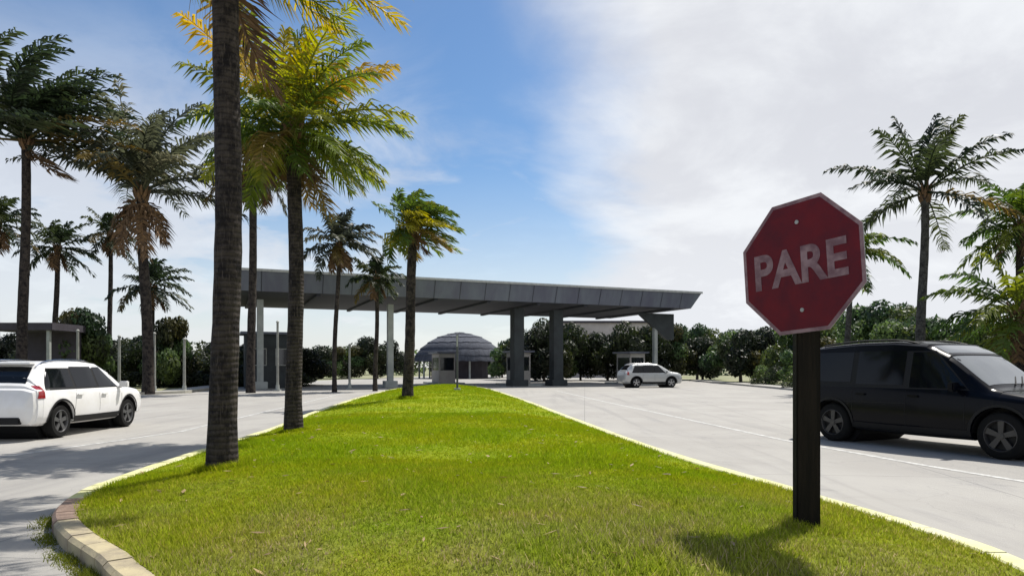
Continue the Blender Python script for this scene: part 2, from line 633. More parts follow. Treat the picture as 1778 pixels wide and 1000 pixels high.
def scatter(n, y0, y1, dens_pow=1.0):
    out = []
    while len(out) < n:
        y = y0 + (y1 - y0) * rng.random() ** dens_pow
        x = rng.uniform(-7.5, 3.8)
        if abs(x) > 0.78 * y + 1.0: continue
        if in_poly(x, y, inner):
            out.append((x, y))
    return out


pts = np.array(scatter(62000, 2.8, 9, 1.0) + scatter(34000, 9, 18, 1.0) + scatter(16000, 18, 50, 1.0))
tuft = []
for (cx_, cy_, rr_, n_) in ((-3.58, 8.6, 0.2, 900), (-4.5, 14.3, 0.2, 700), (-3.9, 26, 0.26, 500), (2.32, 5.45, 0.13, 700)):
    for q in range(n_):
        a_ = rng.uniform(0, 6.28); r_ = rr_ + abs(rng.normal()) * 0.07
        tuft.append((cx_ + r_ * math.cos(a_), cy_ + r_ * math.sin(a_)))
NT = len(tuft)
pts = np.concatenate([pts, np.array(tuft)])
zs = np.array([lawn_z(x, y) for x, y in pts])
rep = 3
V = []; Cc = []
for k in range(rep):
    jx = rng.normal(0, 0.018, len(pts)); jy = rng.normal(0, 0.018, len(pts))
    bxx, byy = pts[:, 0] + jx, pts[:, 1] + jy
    sc = 1 + np.clip((pts[:, 1] - 8) / 22, 0, 1.6)
    h = rng.uniform(0.022, 0.055, len(pts)) * sc ** 0.4 * (1 + 0.5 * np.sin(bxx * 1.7) * np.cos(byy * 1.3))
    h[-NT:] *= 2.2
    w = rng.uniform(0.0035, 0.0065, len(pts)) * sc
    a = rng.uniform(0, 2 * np.pi, len(pts)); lean = rng.uniform(0.2, 0.9, len(pts)) * h; la = rng.uniform(0, 2 * np.pi, len(pts))
    p0 = np.stack([bxx - np.cos(a) * w, byy - np.sin(a) * w, zs - 0.004], 1)
    p1 = np.stack([bxx + np.cos(a) * w, byy + np.sin(a) * w, zs - 0.004], 1)
    p2 = np.stack([bxx + np.cos(la) * lean, byy + np.sin(la) * lean, zs + h], 1)
    V.append(np.stack([p0, p1, p2], 1).reshape(-1, 3))
    g = rng.uniform(0.75, 1.6, len(pts)); dryb = rng.random(len(pts)) < 0.10 * np.clip((16 - pts[:, 1]) / 8, 0.2, 1.5)
    col = np.stack([g * np.where(dryb, 1.5, 1), g * np.where(dryb, 1.1, 1), g * np.where(dryb, 4.0, 1), np.ones(len(pts))], 1)
    Cc.append(np.repeat(col, 3, 0))
V = np.concatenate(V); Cc = np.concatenate(Cc)


def tri_mesh(name, V, Cc, m, n=3):
    me = bpy.data.meshes.new(name)
    nv = len(V); nf = nv // n
    me.vertices.add(nv); me.vertices.foreach_set('co', V.astype(np.float32).ravel())
    me.loops.add(nv); me.loops.foreach_set('vertex_index', np.arange(nv, dtype=np.int32))
    me.polygons.add(nf); me.polygons.foreach_set('loop_start', np.arange(0, nv, n, dtype=np.int32))
    me.update(calc_edges=True)
    at = me.color_attributes.new('tint', 'FLOAT_COLOR', 'POINT')
    at.data.foreach_set('color', Cc.astype(np.float32).ravel())
    me.materials.append(m)
    return me


g_o = bpy.data.objects.new('grass', tri_mesh('grass', V, Cc, M['blade'])); C.objects.link(g_o)
tag(g_o, 'short yellow green grass blades over the mounded traffic island', 'grass', kind='stuff')


# fallen leaf litter
lv, lc = [], []
for q in range(420):
    while True:
        y_ = 3 + 17 * rng.random() ** 1.3; x_ = rng.uniform(-6, 3.6)
        if in_poly(x_, y_, inner): break
    a_ = rng.uniform(0, 6.28); L_ = rng.uniform(0.02, 0.07); w_ = L_ * rng.uniform(0.15, 0.4); z_ = lawn_z(x_, y_) + rng.uniform(0.02, 0.045)
    u_ = np.array([math.cos(a_), math.sin(a_), rng.uniform(-0.25, 0.25)]); v_ = np.array([-math.sin(a_), math.cos(a_), rng.uniform(-0.4, 0.4)]); c_ = np.array([x_, y_, z_])
    lv += [c_ - u_ * L_, c_ - v_ * w_, c_ + u_ * L_, c_ + v_ * w_]
    k_ = rng.uniform(0.5, 1.2); lc += [(0.30 * k_, 0.21 * k_, 0.10 * k_, 1)] * 4
M['litter'] = leaf_mat('dry_leaf_litter', 0.1)
lt = bpy.data.objects.new('leaf_litter', tri_mesh('leaf_litter', np.array(lv), np.array(lc), M['litter'], 4)); C.objects.link(lt)
tag(lt, 'small dry brown leaves scattered over the grass island', 'leaf litter', kind='stuff')


# lane lines: thin strips following the island's edges
def strip_from(P, w, z, name, m, dash=None):
    mb = MB()
    acc = 0
    for i in range(len(P) - 1):
        a, b = Vector(P[i]), Vector(P[i + 1])
        t = (b - a)
        L = t.length
        n = Vector((-t.y, t.x)).normalized() * w / 2
        acc += L
        if dash and (acc % (dash[0] + dash[1])) > dash[0]:
            continue
        mb.add([(*(a - n), z), (*(b - n), z), (*(b + n), z), (*(a + n), z)], [(0, 1, 2, 3)])
    return tag(mb.build(name, m), kind='structure')


lane = [(9.6, 3.0), (8.3, 6), (7.0, 8), (6.3, 10.5), (5.6, 14), (5.0, 20), (4.0, 30), (2.8, 44)]


def densify(P, step=0.5):
    out = [P[0]]
    for a, b in zip(P[:-1], P[1:]):
        n = max(1, int((Vector(b) - Vector(a)).length / step))
        for k in range(1, n + 1):
            out.append(tuple(Vector(a).lerp(Vector(b), k / n)))
    return out


strip_from(densify(lane), 0.13, 0.004, 'lane_line', M['line'])
strip_from(densify([(-30, 9.2), (-14, 9.4), (-8.6, 11.0), (-7.7, 16), (-8.5, 26), (-10.0, 44)]), 0.13, 0.004, 'lane_line', M['line'])
strip_from(densify([(16.8, 8), (17.0, 30), (18.0, 50)]), 0.12, 0.004, 'lane_line', M['line'])
sheet_loop = offset_loop(isl, -0.03); sheet_loop2 = offset_loop(isl, -0.20)
mb = MB()
kk = [i for i in range(NI) if not (isl[i][0] < -1.0 and isl[i][1] < 8.5)]
for i in range(NI):
    if i in kk and (i + 1) % NI in kk:
        j = (i + 1) % NI
        mb.add([(*sheet_loop[i], 0.004), (*sheet_loop2[i], 0.004), (*sheet_loop2[j], 0.004), (*sheet_loop[j], 0.004)], [(0, 1, 2, 3)])
M['yline'] = paint_mat('worn_yellow_edge_paint', (0.58, 0.57, 0.27))
tag(mb.build('edge_line', M['yline']), kind='structure')
# weeds growing in the gutter at the near left corner
wv_, wc_ = [], []
rw = np.random.default_rng(5)
wl_ = offset_loop(isl, -0.06)
for i in range(NI):
    x, y = wl_[i]
    if x < -1.2 and y < 7.0:
        for q in range(110):
            f = rw.random(); x2, y2 = wl_[(i + 1) % NI]
            px_, py_ = x + (x2 - x) * f + rw.normal() * 0.05, y + (y2 - y) * f + rw.normal() * 0.05
            h_ = rw.uniform(0.02, 0.085) * max(0.15, mnoise.noise(Vector((px_ * 2.2, py_ * 2.2, 1))) + 0.55); a_ = rw.uniform(0, 6.28); l_ = rw.uniform(0.3, 0.9) * h_
            wv_ += [(px_ - 0.004 * math.cos(a_), py_ - 0.004 * math.sin(a_), 0), (px_ + 0.004 * math.cos(a_), py_ + 0.004 * math.sin(a_), 0), (px_ + l_ * math.cos(a_ * 3), py_ + l_ * math.sin(a_ * 3), h_)]
            g_ = rw.uniform(0.4, 0.8); wc_ += [(g_, g_, g_, 1)] * 3
wd_ = bpy.data.objects.new('gutter_weeds', tri_mesh('gutter_weeds', np.array(wv_), np.array(wc_), M['blade'])); C.objects.link(wd_)
tag(wd_, 'dark green weeds in the gutter along the near left kerb', 'weeds', kind='stuff')
# outer pavements
for nm, P, wdt in (('pavement', [(18.0, 2), (17.6, 12), (17.8, 30), (19, 50), (20, 75)], 1.5), ('pavement', [(-60, 19.2), (-40, 23.2), (-24.5, 31), (-19.6, 40), (-22, 52), (-23, 75)], 1.5)):
    mbp = MB(); Pd = densify(P, 2)
    L1, L2 = [], []
    for i in range(len(Pd)):
        a, b = Vector(Pd[max(i - 1, 0)]), Vector(Pd[min(i + 1, len(Pd) - 1)])
        t = (b - a).normalized(); n = Vector((-t.y, t.x)) * wdt / 2
        c = Vector(Pd[i])
        L1.append(c - n); L2.append(c + n)
    mbp.grid([[(*p, -0.02) for p in L1], [(*p, 0.13) for p in L1], [(*p, 0.13) for p in L2], [(*p, -0.02) for p in L2]])
    M.setdefault('pave', mat('pavement_concrete', (0.40, 0.385, 0.35), 0.85, var=(0.30, 0.29, 0.26), scale=0.8, bump=0.006))
    tag(mbp.build(nm, M['pave']), kind='structure')


# ------------------------------------------------------------------ palms
def palm(name, label, base, height, r0, r1, top_off, flen, nf, wind=(0.25, 0), seed=1, leaf=0.55, tone='green', leaflets=42, up=0.25, droop=0.55, el_lo=-25, el_hi=80,
         group=None, pale=False, dead=6, lw=0.032, mute=1.0, boot=True, taper=1.0):
    """base on the ground; trunk bends to top_off; crown of pinnate fronds swept by the wind"""
    rd = random.Random(seed)
    root = empty(name, base)
    tag(root, label, 'palm tree', group)
    tr = MB(); n = 22
    cp, rr = [], []
    for i in range(n + 1):
        t = i / n
        s = t * t * (3 - 2 * t)
        cp.append(Vector((top_off[0] * s + 0.03 * math.sin(t * 7 + seed), top_off[1] * s, height * t)))
        r = r0 + (r1 - r0) * min(1, t * 1.2) + r0 * 0.22 * math.exp(-t * height / 0.28)
        r *= 1 + 0.035 * (i % 2) + rd.uniform(-0.02, 0.02)
        rr.append(r)
    cp[0].z = -0.08
    tr.tube(cp, rr, 14)
    tr.build('trunk', M['trunk_pale' if pale else 'trunk'], root, smooth=50)
    top = cp[-1]
    if boot:    # fibrous leaf bases under the crown
        bb = MB()
        for k in range(16):
            a = k * 2.4
            z = top.z - 0.55 + 0.04 * k
            o = Vector((math.cos(a), math.sin(a), 0))
            bb.tube([Vector((top.x, top.y, z)) + o * r1 * 0.6, Vector((top.x, top.y, z + 0.22)) + o * r1 * 1.35, Vector((top.x, top.y, z + 0.5)) + o * r1 * 1.9], [r1 * 0.55, r1 * 0.4, r1 * 0.12], 5)
        bb.build('leaf_base', M['dead'], root, smooth=50)
    cr = MB(); dm = MB()
    wv = Vector((wind[0], wind[1], 0))
    pal = {'green': [(0.045, 0.085, 0.02), (0.075, 0.115, 0.02), (0.13, 0.16, 0.025)],
           'yellow': [(0.10, 0.125, 0.02), (0.19, 0.20, 0.02), (0.30, 0.25, 0.025)],
           'dark': [(0.028, 0.045, 0.022), (0.045, 0.065, 0.026), (0.065, 0.085, 0.03)],
           'mixed': [(0.06, 0.10, 0.02), (0.10, 0.14, 0.025), (0.24, 0.23, 0.03)],
           'goldtop': [(0.06, 0.10, 0.02), (0.10, 0.14, 0.025), (0.16, 0.18, 0.03)],
           'grey': [(0.05, 0.06, 0.045), (0.08, 0.09, 0.055), (0.13, 0.13, 0.08)]}[tone]
    for k in range(nf + dead):
        isdead = k >= nf
        az = k * 2.39996 + rd.uniform(-0.25, 0.25)
        t = (k / max(1, nf - 1)) if not isdead else 1.15
        el = R(el_hi + (el_lo - el_hi) * t ** 0.85 + rd.uniform(-9, 9)) if not isdead else R(-50 + rd.uniform(-15, 10))
        L = flen * rd.uniform(0.82, 1.08) * (0.75 if t < 0.12 else 1) * (0.6 if isdead else 1) * (1 + (taper - 1) * min(1, t))
        d = Vector((math.cos(el) * math.cos(az), math.cos(el) * math.sin(az), math.sin(el)))
        p = top + d * r1 * 0.7 + Vector((0, 0, 0.1 * (1 - t)))
        steps = 14
        ds = L / steps
        P, D = [p.copy()], [d.copy()]
        for s in range(steps):
            f = (s + 1) / steps
            g = droop * (0.35 + 1.5 * f) * (1.35 if isdead else 1)
            d = (d + (Vector((0, 0, -g)) + wv * (0.35 + f)) * (1.0 / steps) * 1.7).normalized()
            p = p + d * ds
            P.append(p.copy()); D.append(d.copy())
        base_c = [c * mute for c in pal[rd.choice([0, 0, 1, 1, 2])]]
        if tone == 'goldtop' and t < 0.42 and rd.random() < 0.75:
            base_c = rd.choice([[0.30, 0.27, 0.03], [0.22, 0.24, 0.03], [0.36, 0.27, 0.04]])
        if t > 0.75 and rd.random() < (0.35 if tone in ('yellow', 'mixed', 'goldtop') else 0.2):
            base_c = [0.17 * mute, 0.13 * mute, 0.04 * mute]
        tgt = dm if isdead else cr
        cr.col = tuple(c * 1.3 for c in base_c)
        rad = [0.028 * (1 - i / (steps + 1)) * (flen / 2.6) + 0.004 for i in range(steps + 1)]
        tgt.tube(P, rad, 4, cap=False)
        m_ = leaflets
        for j in range(m_):
            u = 0.14 + 0.86 * (j + rd.uniform(-0.3, 0.3)) / m_
            u = min(max(u, 0.1), 0.995)
            i0 = min(int(u * steps), steps - 1); fr = u * steps - i0
            q = P[i0].lerp(P[i0 + 1], fr); dd = D[i0].lerp(D[i0 + 1], fr).normalized()
            side = dd.cross(Vector((0, 0, 1)))
            if side.length < 0.15: side = dd.cross(Vector((0.3, 1, 0)))
            side.normalize()
            nrm = side.cross(dd).normalized()
            ll = leaf * (0.35 + 0.75 * math.sin(math.pi * min(1, (u * 0.92 + 0.06)) ** 0.8)) * rd.uniform(0.62, 1.2)
            for sg in (-1, 1):
                if rd.random() < 0.10 + (0.25 if mnoise.noise(Vector((j * 0.35, k * 3.1, sg * 5))) > 0.3 else 0): continue
                out = (side * sg * 0.85 + dd * (0.45 + 0.5 * u) + nrm * rd.uniform(-0.3, 0.4) + dd * rd.uniform(-0.2, 0.2)).normalized()
                q1 = q + out * ll * 0.5
                out2 = (out + Vector((0, 0, -0.75 - 0.3 * rd.random())) + wv * 0.9).normalized()
                q2 = q1 + out2 * ll * 0.55
                wd = (dd * 0.8 + nrm * rd.uniform(-0.5, 0.5)).normalized() * lw * rd.uniform(0.8, 1.2)
                v = rd.uniform(0.75, 1.3)
                cr.col = tuple(c * v for c in base_c)
                tgt.add([q - wd * 0.6, q + wd * 0.6, q1 + wd, q1 - wd, q2], [(0, 1, 2, 3), (3, 2, 4)])
    dm.c = []
    cr.build('crown', M['frond'], root)
    if dead:
        dm.build('dead_frond', M['dead'], root)
    return root


def palm_at(px, d, py_top, z0=0.0, toppx=None, **kw):
    x = WX(px, d)
    H = WZ(py_top, d) - z0
    tx = WX(toppx if toppx is not None else px, d) - x
    return palm(base=(x, d, z0), height=H, top_off=(tx, 0), **kw)


P1 = palm_at(390, 8.6, -110, z0=lawn_z(-3.58, 8.6), toppx=396, name='palm_tree', label='nearest palm on the grass island, thick dark trunk, crown cut off by the frame', r0=0.165, r1=0.15,
             flen=3.0, nf=40, wind=(0.8, 0), seed=11, leaf=0.6, tone='yellow', leaflets=62, lw=0.022, dead=1, droop=0.5, el_lo=2)
P2 = palm_at(512, 14.3, 232, z0=lawn_z(-4.5, 14.3), name='palm_tree', label='second palm along the island, full yellow green crown low beside the tall trunk', r0=0.17, r1=0.14,
             flen=3.0, nf=46, wind=(0.30, 0), seed=23, leaf=0.6, tone='goldtop', leaflets=54, lw=0.026, dead=3, el_lo=-38, el_hi=87, droop=0.42, taper=0.62)
P3 = palm_at(708, 26, 400, z0=lawn_z(-3.9, 26), toppx=717, name='palm_tree', label='small palm standing alone farthest along the island, rounded yellow green crown', r0=0.2, r1=0.17,
             flen=1.85, nf=36, wind=(1.05, 0), seed=31, leaf=0.6, tone='mixed', leaflets=34, lw=0.04, dead=1, el_lo=-25, el_hi=86, droop=0.55)

# left-hand group beyond the side road
GL = 'palms beyond the left road'
palm_at(38, 35, 245, toppx=46, name='palm_tree', label='tall slim palm at far left whose dark crown blows out to the right', r0=0.26, r1=0.2, flen=6.0, nf=34, wind=(1.5, 0),
        seed=41, leaf=1.15, tone='dark', leaflets=44, lw=0.075, dead=1, el_lo=0, el_hi=88, droop=0.28, group=GL, mute=0.6)
palm_at(258, 38, 335, toppx=246, name='palm_tree', label='wide shaggy palm behind the white vehicle with orange brown dead fronds under its crown', r0=0.3, r1=0.24, flen=5.9, nf=30,
        wind=(0.25, 0), seed=43, leaf=1.15, tone='grey', leaflets=44, lw=0.07, dead=5, el_lo=15, el_hi=88, droop=0.55, mute=0.85, group=GL)
palm_at(92, 62, 432, toppx=100, name='palm_tree', label='smaller dark palm between the tall slim palm and the shaggy one', r0=0.24, r1=0.2, flen=3.6, nf=22, wind=(0.3, 0),
        seed=47, leaf=0.9, tone='dark', leaflets=28, lw=0.08, dead=3, mute=0.6, group=GL)
palm_at(190, 64, 408, toppx=192, name='palm_tree', label='narrow dark palm close left of the shaggy palm', r0=0.22, r1=0.18, flen=3.0, nf=20, wind=(0.25, 0), seed=53, leaf=0.8,
        tone='dark', leaflets=28, lw=0.08, dead=3, mute=0.6, group=GL)
palm_at(-6, 58, 392, name='palm_tree', label='dark palm half cut off by the left edge of the frame', r0=0.24, r1=0.2, flen=3.7, nf=24, wind=(0.2, 0), seed=57, leaf=0.9, tone='dark',
        leaflets=28, lw=0.08, dead=4, mute=0.6, group=GL)
palm_at(262, 52, 500, name='palm_tree', label='low dark palm under the shaggy palm, right over its trunk', r0=0.26, r1=0.22, flen=3.0, nf=22, wind=(0.35, 0), seed=59, leaf=0.8,
        tone='dark', leaflets=28, lw=0.07, dead=4, mute=0.6, group=GL)
palm_at(330, 46, 300, toppx=345, name='palm_tree', label='dusky palm mostly hidden behind the thick trunk of the nearest palm', r0=0.26, r1=0.2, flen=4.2, nf=24, wind=(0.1, 0), seed=61, leaf=0.9,
        tone='grey', leaflets=36, lw=0.065, dead=6, group=GL) if False else None
palm_at(436, 40, 285, toppx=440, name='palm_tree', label='palm seen between the two nearest trunks with brown hanging fronds', r0=0.24, r1=0.2, flen=3.7, nf=24, wind=(-0.05, 0), seed=67,
        leaf=0.9, tone='grey', leaflets=36, lw=0.06, dead=8, droop=0.7, el_lo=-40, mute=0.6, group=GL)
palm_at(580, 41, 425, toppx=588, name='palm_tree', label='brownish palm in front of the long canopy, left of the small island palm', r0=0.14, r1=0.12, flen=2.7, nf=24, wind=(0.35, 0), seed=71,
        leaf=0.7, tone='grey', leaflets=32, lw=0.06, dead=8, el_lo=-20, mute=0.6, group=GL)
palm_at(652, 43, 485, toppx=655, name='palm_tree', label='short blue green palm tucked against the canopy front', r0=0.14, r1=0.12, flen=1.9, nf=20, wind=(0.25, 0), seed=73, leaf=0.6, tone='dark',
        leaflets=28, lw=0.06, dead=2, el_lo=-30, mute=0.6, group=GL)
GR = 'palms beyond the right road'
palm_at(1597, 33, 335, toppx=1606, name='palm_tree', label='tall dark palm with open spreading fronds above the black van', r0=0.23, r1=0.17, flen=4.9, nf=18, wind=(0.12, 0), seed=84,
        leaf=0.95, tone='dark', leaflets=46, lw=0.055, dead=0, el_lo=-18, el_hi=85, droop=0.42, pale=True, mute=0.6, group=GR)
palm_at(1768, 34, 395, toppx=1772, name='palm_tree', label='green palm at the right edge, right of the tall open palm', r0=0.2, r1=0.16, flen=3.2, nf=28, wind=(-0.05, 0), seed=87, leaf=0.8,
        tone='green', leaflets=36, lw=0.055, dead=3, el_lo=-30, group=GR)
palm_at(1470, 38, 440, toppx=1476, name='palm_tree', label='palm mostly hidden behind the octagonal red sign, one frond showing at its right', r0=0.16, r1=0.13, flen=3.3, nf=18, wind=(0.12, 0), seed=91,
        leaf=0.75, tone='green', leaflets=34, lw=0.06, dead=1, el_lo=-25, el_hi=50, droop=0.6, pale=True, group=GR)
palm_at(1775, 27, 545, toppx=1768, name='palm_tree', label='short broad palm low behind the front of the black van', r0=0.24, r1=0.2, flen=3.3, nf=26, wind=(-0.05, 0), seed=93, leaf=0.8,
        tone='green', leaflets=38, lw=0.055, dead=3, el_lo=-25, el_hi=75, droop=0.6, group=GR)


# ------------------------------------------------------------------ leafy trees and hedges
def leaf_cloud(rng, blobs, n, size, cols, flat=0.8):
    """n leaf quads around blob shells -> (V, C)"""
    blobs = np.array(blobs, dtype=float)             # cx cy cz r
    wts = blobs[:, 3] ** 2; wts /= wts.sum()
    bi = rng.choice(len(blobs), n, p=wts)
    d = rng.normal(size=(n, 3)); d /= np.linalg.norm(d, axis=1)[:, None]
    r = blobs[bi, 3] * (0.62 + 0.42 * rng.random(n) ** 0.7)
    c = blobs[bi, :3] + d * r[:, None] * np.array([1, 1, flat])
    nrm = d + rng.normal(size=(n, 3)) * 0.55; nrm /= np.linalg.norm(nrm, axis=1)[:, None]
    t = np.cross(nrm, rng.normal(size=(n, 3))); t /= np.linalg.norm(t, axis=1)[:, None]
    b = np.cross(nrm, t)
    s = size * rng.uniform(0.6, 1.3, n)[:, None]
    V = np.stack([c - t * s, c - b * s * 0.5, c + t * s, c + b * s * 0.5], 1)
    cols = np.array(cols)
    base = cols[rng.integers(0, len(cols), len(blobs))][bi] * rng.uniform(0.7, 1.35, n)[:, None]
    C4 = np.concatenate([base, np.ones((n, 1))], 1)
    return V.reshape(-1, 3), np.repeat(C4, 4, 0)


def make_tree(seed, h, w, n, size, cols, label, group=None, name='tree', lowskirt=False):
    rg = np.random.default_rng(seed)
    root = empty(name)
    blobs = []
    nb = 16
    for k in range(nb):
        a = rg.uniform(0, 6.28); rr = w * 0.5 * rg.random() ** 0.6
        zc = h * rg.uniform(0.12 if lowskirt else 0.42, 0.86)
        fall = 1 - 0.5 * max(0, (zc / h - 0.5)) * 2
        blobs.append((math.cos(a) * rr * fall, math.sin(a) * rr * fall, zc, w * rg.uniform(0.13, 0.24)))
    V, C4 = leaf_cloud(rg, blobs, n, size, cols)
    V[:, 2] = np.maximum(V[:, 2], 0.03)
    me = tri_mesh('crown', V, C4, M['leaf'], 4)
    o = bpy.data.objects.new('crown', me); C.objects.link(o); o.parent = root
    t = MB()
    t.tube([(0, 0, -0.1), (0.05, 0, h * 0.22), (0.0, 0.05, h * 0.5)], [h * 0.035, h * 0.026, h * 0.018], 8)
    for b in blobs[:9]:
        t.tube([(0.03, 0.02, h * 0.25), (b[0] * 0.5, b[1] * 0.5, (h * 0.3 + b[2]) / 2), (b[0], b[1], b[2])], [h * 0.014, h * 0.01, h * 0.004], 5)
    t.build('trunk', M['bark'], root, smooth=50)
    tag(root, label, 'tree' if name == 'tree' else 'shrub', group)
    return root


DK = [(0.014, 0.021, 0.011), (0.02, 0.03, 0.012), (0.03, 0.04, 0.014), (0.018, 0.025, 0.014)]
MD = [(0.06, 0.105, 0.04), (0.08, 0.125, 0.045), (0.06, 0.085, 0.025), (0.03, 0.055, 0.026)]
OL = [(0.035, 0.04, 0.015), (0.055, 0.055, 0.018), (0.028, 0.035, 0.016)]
rt = random.Random(3)
protos = {}
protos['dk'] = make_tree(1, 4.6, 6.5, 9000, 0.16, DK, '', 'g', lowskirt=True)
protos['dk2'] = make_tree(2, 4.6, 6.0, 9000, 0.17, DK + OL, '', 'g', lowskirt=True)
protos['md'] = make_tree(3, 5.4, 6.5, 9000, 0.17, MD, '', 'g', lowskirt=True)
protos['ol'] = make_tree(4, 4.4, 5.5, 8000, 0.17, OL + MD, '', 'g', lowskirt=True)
used = set()


def put(kind, x, y, s, sz, label, group, z=0.0):
    p = protos[kind]
    if kind in used:
        o = copy_tree(p)
    else:
        o = p; used.add(kind)
    o.location = (x, y, z - 0.03); o.rotation_euler = (0, 0, rt.uniform(0, 6.28)); o.scale = (s, s, sz)
    tag(o, label, 'tree', group)
    return o


# left dark row (behind the side road)
g = 'dark trees behind the left road'
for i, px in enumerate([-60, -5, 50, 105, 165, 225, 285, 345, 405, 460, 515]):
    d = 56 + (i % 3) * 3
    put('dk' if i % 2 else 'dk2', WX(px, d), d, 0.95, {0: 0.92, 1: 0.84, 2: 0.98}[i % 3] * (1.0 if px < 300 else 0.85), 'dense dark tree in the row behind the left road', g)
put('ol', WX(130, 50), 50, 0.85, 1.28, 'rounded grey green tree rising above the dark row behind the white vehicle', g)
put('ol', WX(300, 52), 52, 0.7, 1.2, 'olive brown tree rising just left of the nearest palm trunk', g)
# behind the canopy
g2 = 'trees behind the canopy'
for i, (px, d, sz) in enumerate([(560, 92, 1.0), (605, 88, 0.95), (655, 90, 1.2), (872, 100, 1.1), (895, 80, 1.1), (930, 76, 1.35), (968, 78, 1.55), (1008, 78, 1.15), (1055, 78, 1.2), (1105, 76, 1.45), (1155, 76, 1.4), (945, 72, 1.2)]):
    put(['dk', 'ol', 'dk2'][i % 3], WX(px, d), d, 1.0, sz, 'dark tree standing behind the long canopy', g2)
# right row
g3 = 'trees along the right road'
for i, (x, d, s, sz) in enumerate([(22.5, 84, 1.0, 1.35), (21.5, 78, 1.0, 1.1), (23.5, 71, 1.0, 1.1), (22.5, 64, 1.0, 1.15), (25.5, 59, 1.05, 1.35), (23.0, 52, 0.85, 0.85), (25.5, 47, 0.95, 1.2), (23.5, 41, 0.8, 0.9), (25.5, 37, 0.8, 0.85), (25, 32.5, 0.75, 0.75), (27, 28, 0.75, 0.75), (29, 25, 0.7, 0.75)]):
    put(['md', 'ol', 'md', 'md'][i % 4] if d < 62 else ['md', 'dk2'][i % 2], x, d, s, sz, 'green tree in the row along the far side of the right road', g3)
for k, p in protos.items():
    if k not in used:
        for ch in list(p.children): bpy.data.objects.remove(ch)
        bpy.data.objects.remove(p)

# far-off wood, one mass
rg = np.random.default_rng(77)
blobs = []
for k in range(170):
    x = rg.uniform(-150, 150); y = 135 + rg.uniform(-8, 18) - abs(x) * 0.12
    blobs.append((x, y, rg.uniform(0.8, 4.4), rg.uniform(2.0, 3.6)))
V, C4 = leaf_cloud(rg, blobs, 42000, 0.42, MD + DK)
V[:, 2] = np.maximum(V[:, 2], 0.0)
wo_ = bpy.data.objects.new('distant_wood', tri_mesh('distant_wood', V, C4, M['leaf'], 4)); C.objects.link(wo_)
tag(wo_, 'far off green wood closing the view beyond the roads', 'wood', kind='stuff')

# shrubs on the right verge
sh = make_tree(9, 1.25, 2.6, 3500, 0.07, DK + MD, 'low dark shrub on the right verge', 'low shrubs on the right verge', name='shrub', lowskirt=True)
shrub_pos = [(19.4, 46), (20.4, 39), (19.6, 34), (20.6, 29), (21.0, 25), (20.4, 55)]
for i, (x, y) in enumerate(shrub_pos):
    o = sh if i == 0 else copy_tree(sh)
    o.location = (x, y, -0.03); o.rotation_euler = (0, 0, i * 1.3); o.scale = (1, 1, 0.9 + 0.1 * (i % 3))

# low tropical hedge strip (countable clumps are impossible to tell apart): ground cover beside the left road
blobs = []
for k in range(90):
    t = k / 89
    x = WX(-40, 50) + (WX(540, 56) - WX(-40, 50)) * t
    blobs.append((x, 49 + 5 * t + rg.uniform(-0.5, 0.5), rg.uniform(0.25, 0.9), rg.uniform(0.45, 0.8)))
V, C4 = leaf_cloud(rg, blobs, 16000, 0.13, DK)
V[:, 2] = np.maximum(V[:, 2], 0.0)
hd = bpy.data.objects.new('ground_cover', tri_mesh('ground_cover', V, C4, M['leaf'], 4)); C.objects.link(hd)
tag(hd, 'low dark planting along the foot of the left trees', 'planting', kind='stuff')


# ------------------------------------------------------------------ canopy over the road
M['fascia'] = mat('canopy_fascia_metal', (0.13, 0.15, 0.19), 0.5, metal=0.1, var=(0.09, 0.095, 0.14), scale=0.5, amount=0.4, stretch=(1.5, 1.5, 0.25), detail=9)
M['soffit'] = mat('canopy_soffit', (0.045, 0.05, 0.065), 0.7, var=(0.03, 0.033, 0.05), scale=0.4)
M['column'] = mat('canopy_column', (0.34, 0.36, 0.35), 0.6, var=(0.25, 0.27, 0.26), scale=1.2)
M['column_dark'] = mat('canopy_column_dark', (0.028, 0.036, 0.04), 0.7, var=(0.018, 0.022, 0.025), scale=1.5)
M['booth'] = mat('booth_wall', (0.42, 0.40, 0.37), 0.7, var=(0.33, 0.31, 0.29), scale=1)
M['glass_dark'] = mat('dark_window_glass', (0.012, 0.015, 0.02), 0.06, spec=0.8)
M['wall_pale'] = mat('pale_render_wall', (0.48, 0.44, 0.42), 0.85, var=(0.38, 0.35, 0.33), scale=0.6)
M['roof_dark'] = mat('dark_roofing', (0.05, 0.045, 0.06), 0.8, var=(0.035, 0.03, 0.04), scale=1)
M['thatch'] = mat('grey_thatch', (0.075, 0.083, 0.105), 0.95, var=(0.045, 0.05, 0.066), scale=2.2, bump=0.08, bscale=9, stretch=(1, 1, 0.3))

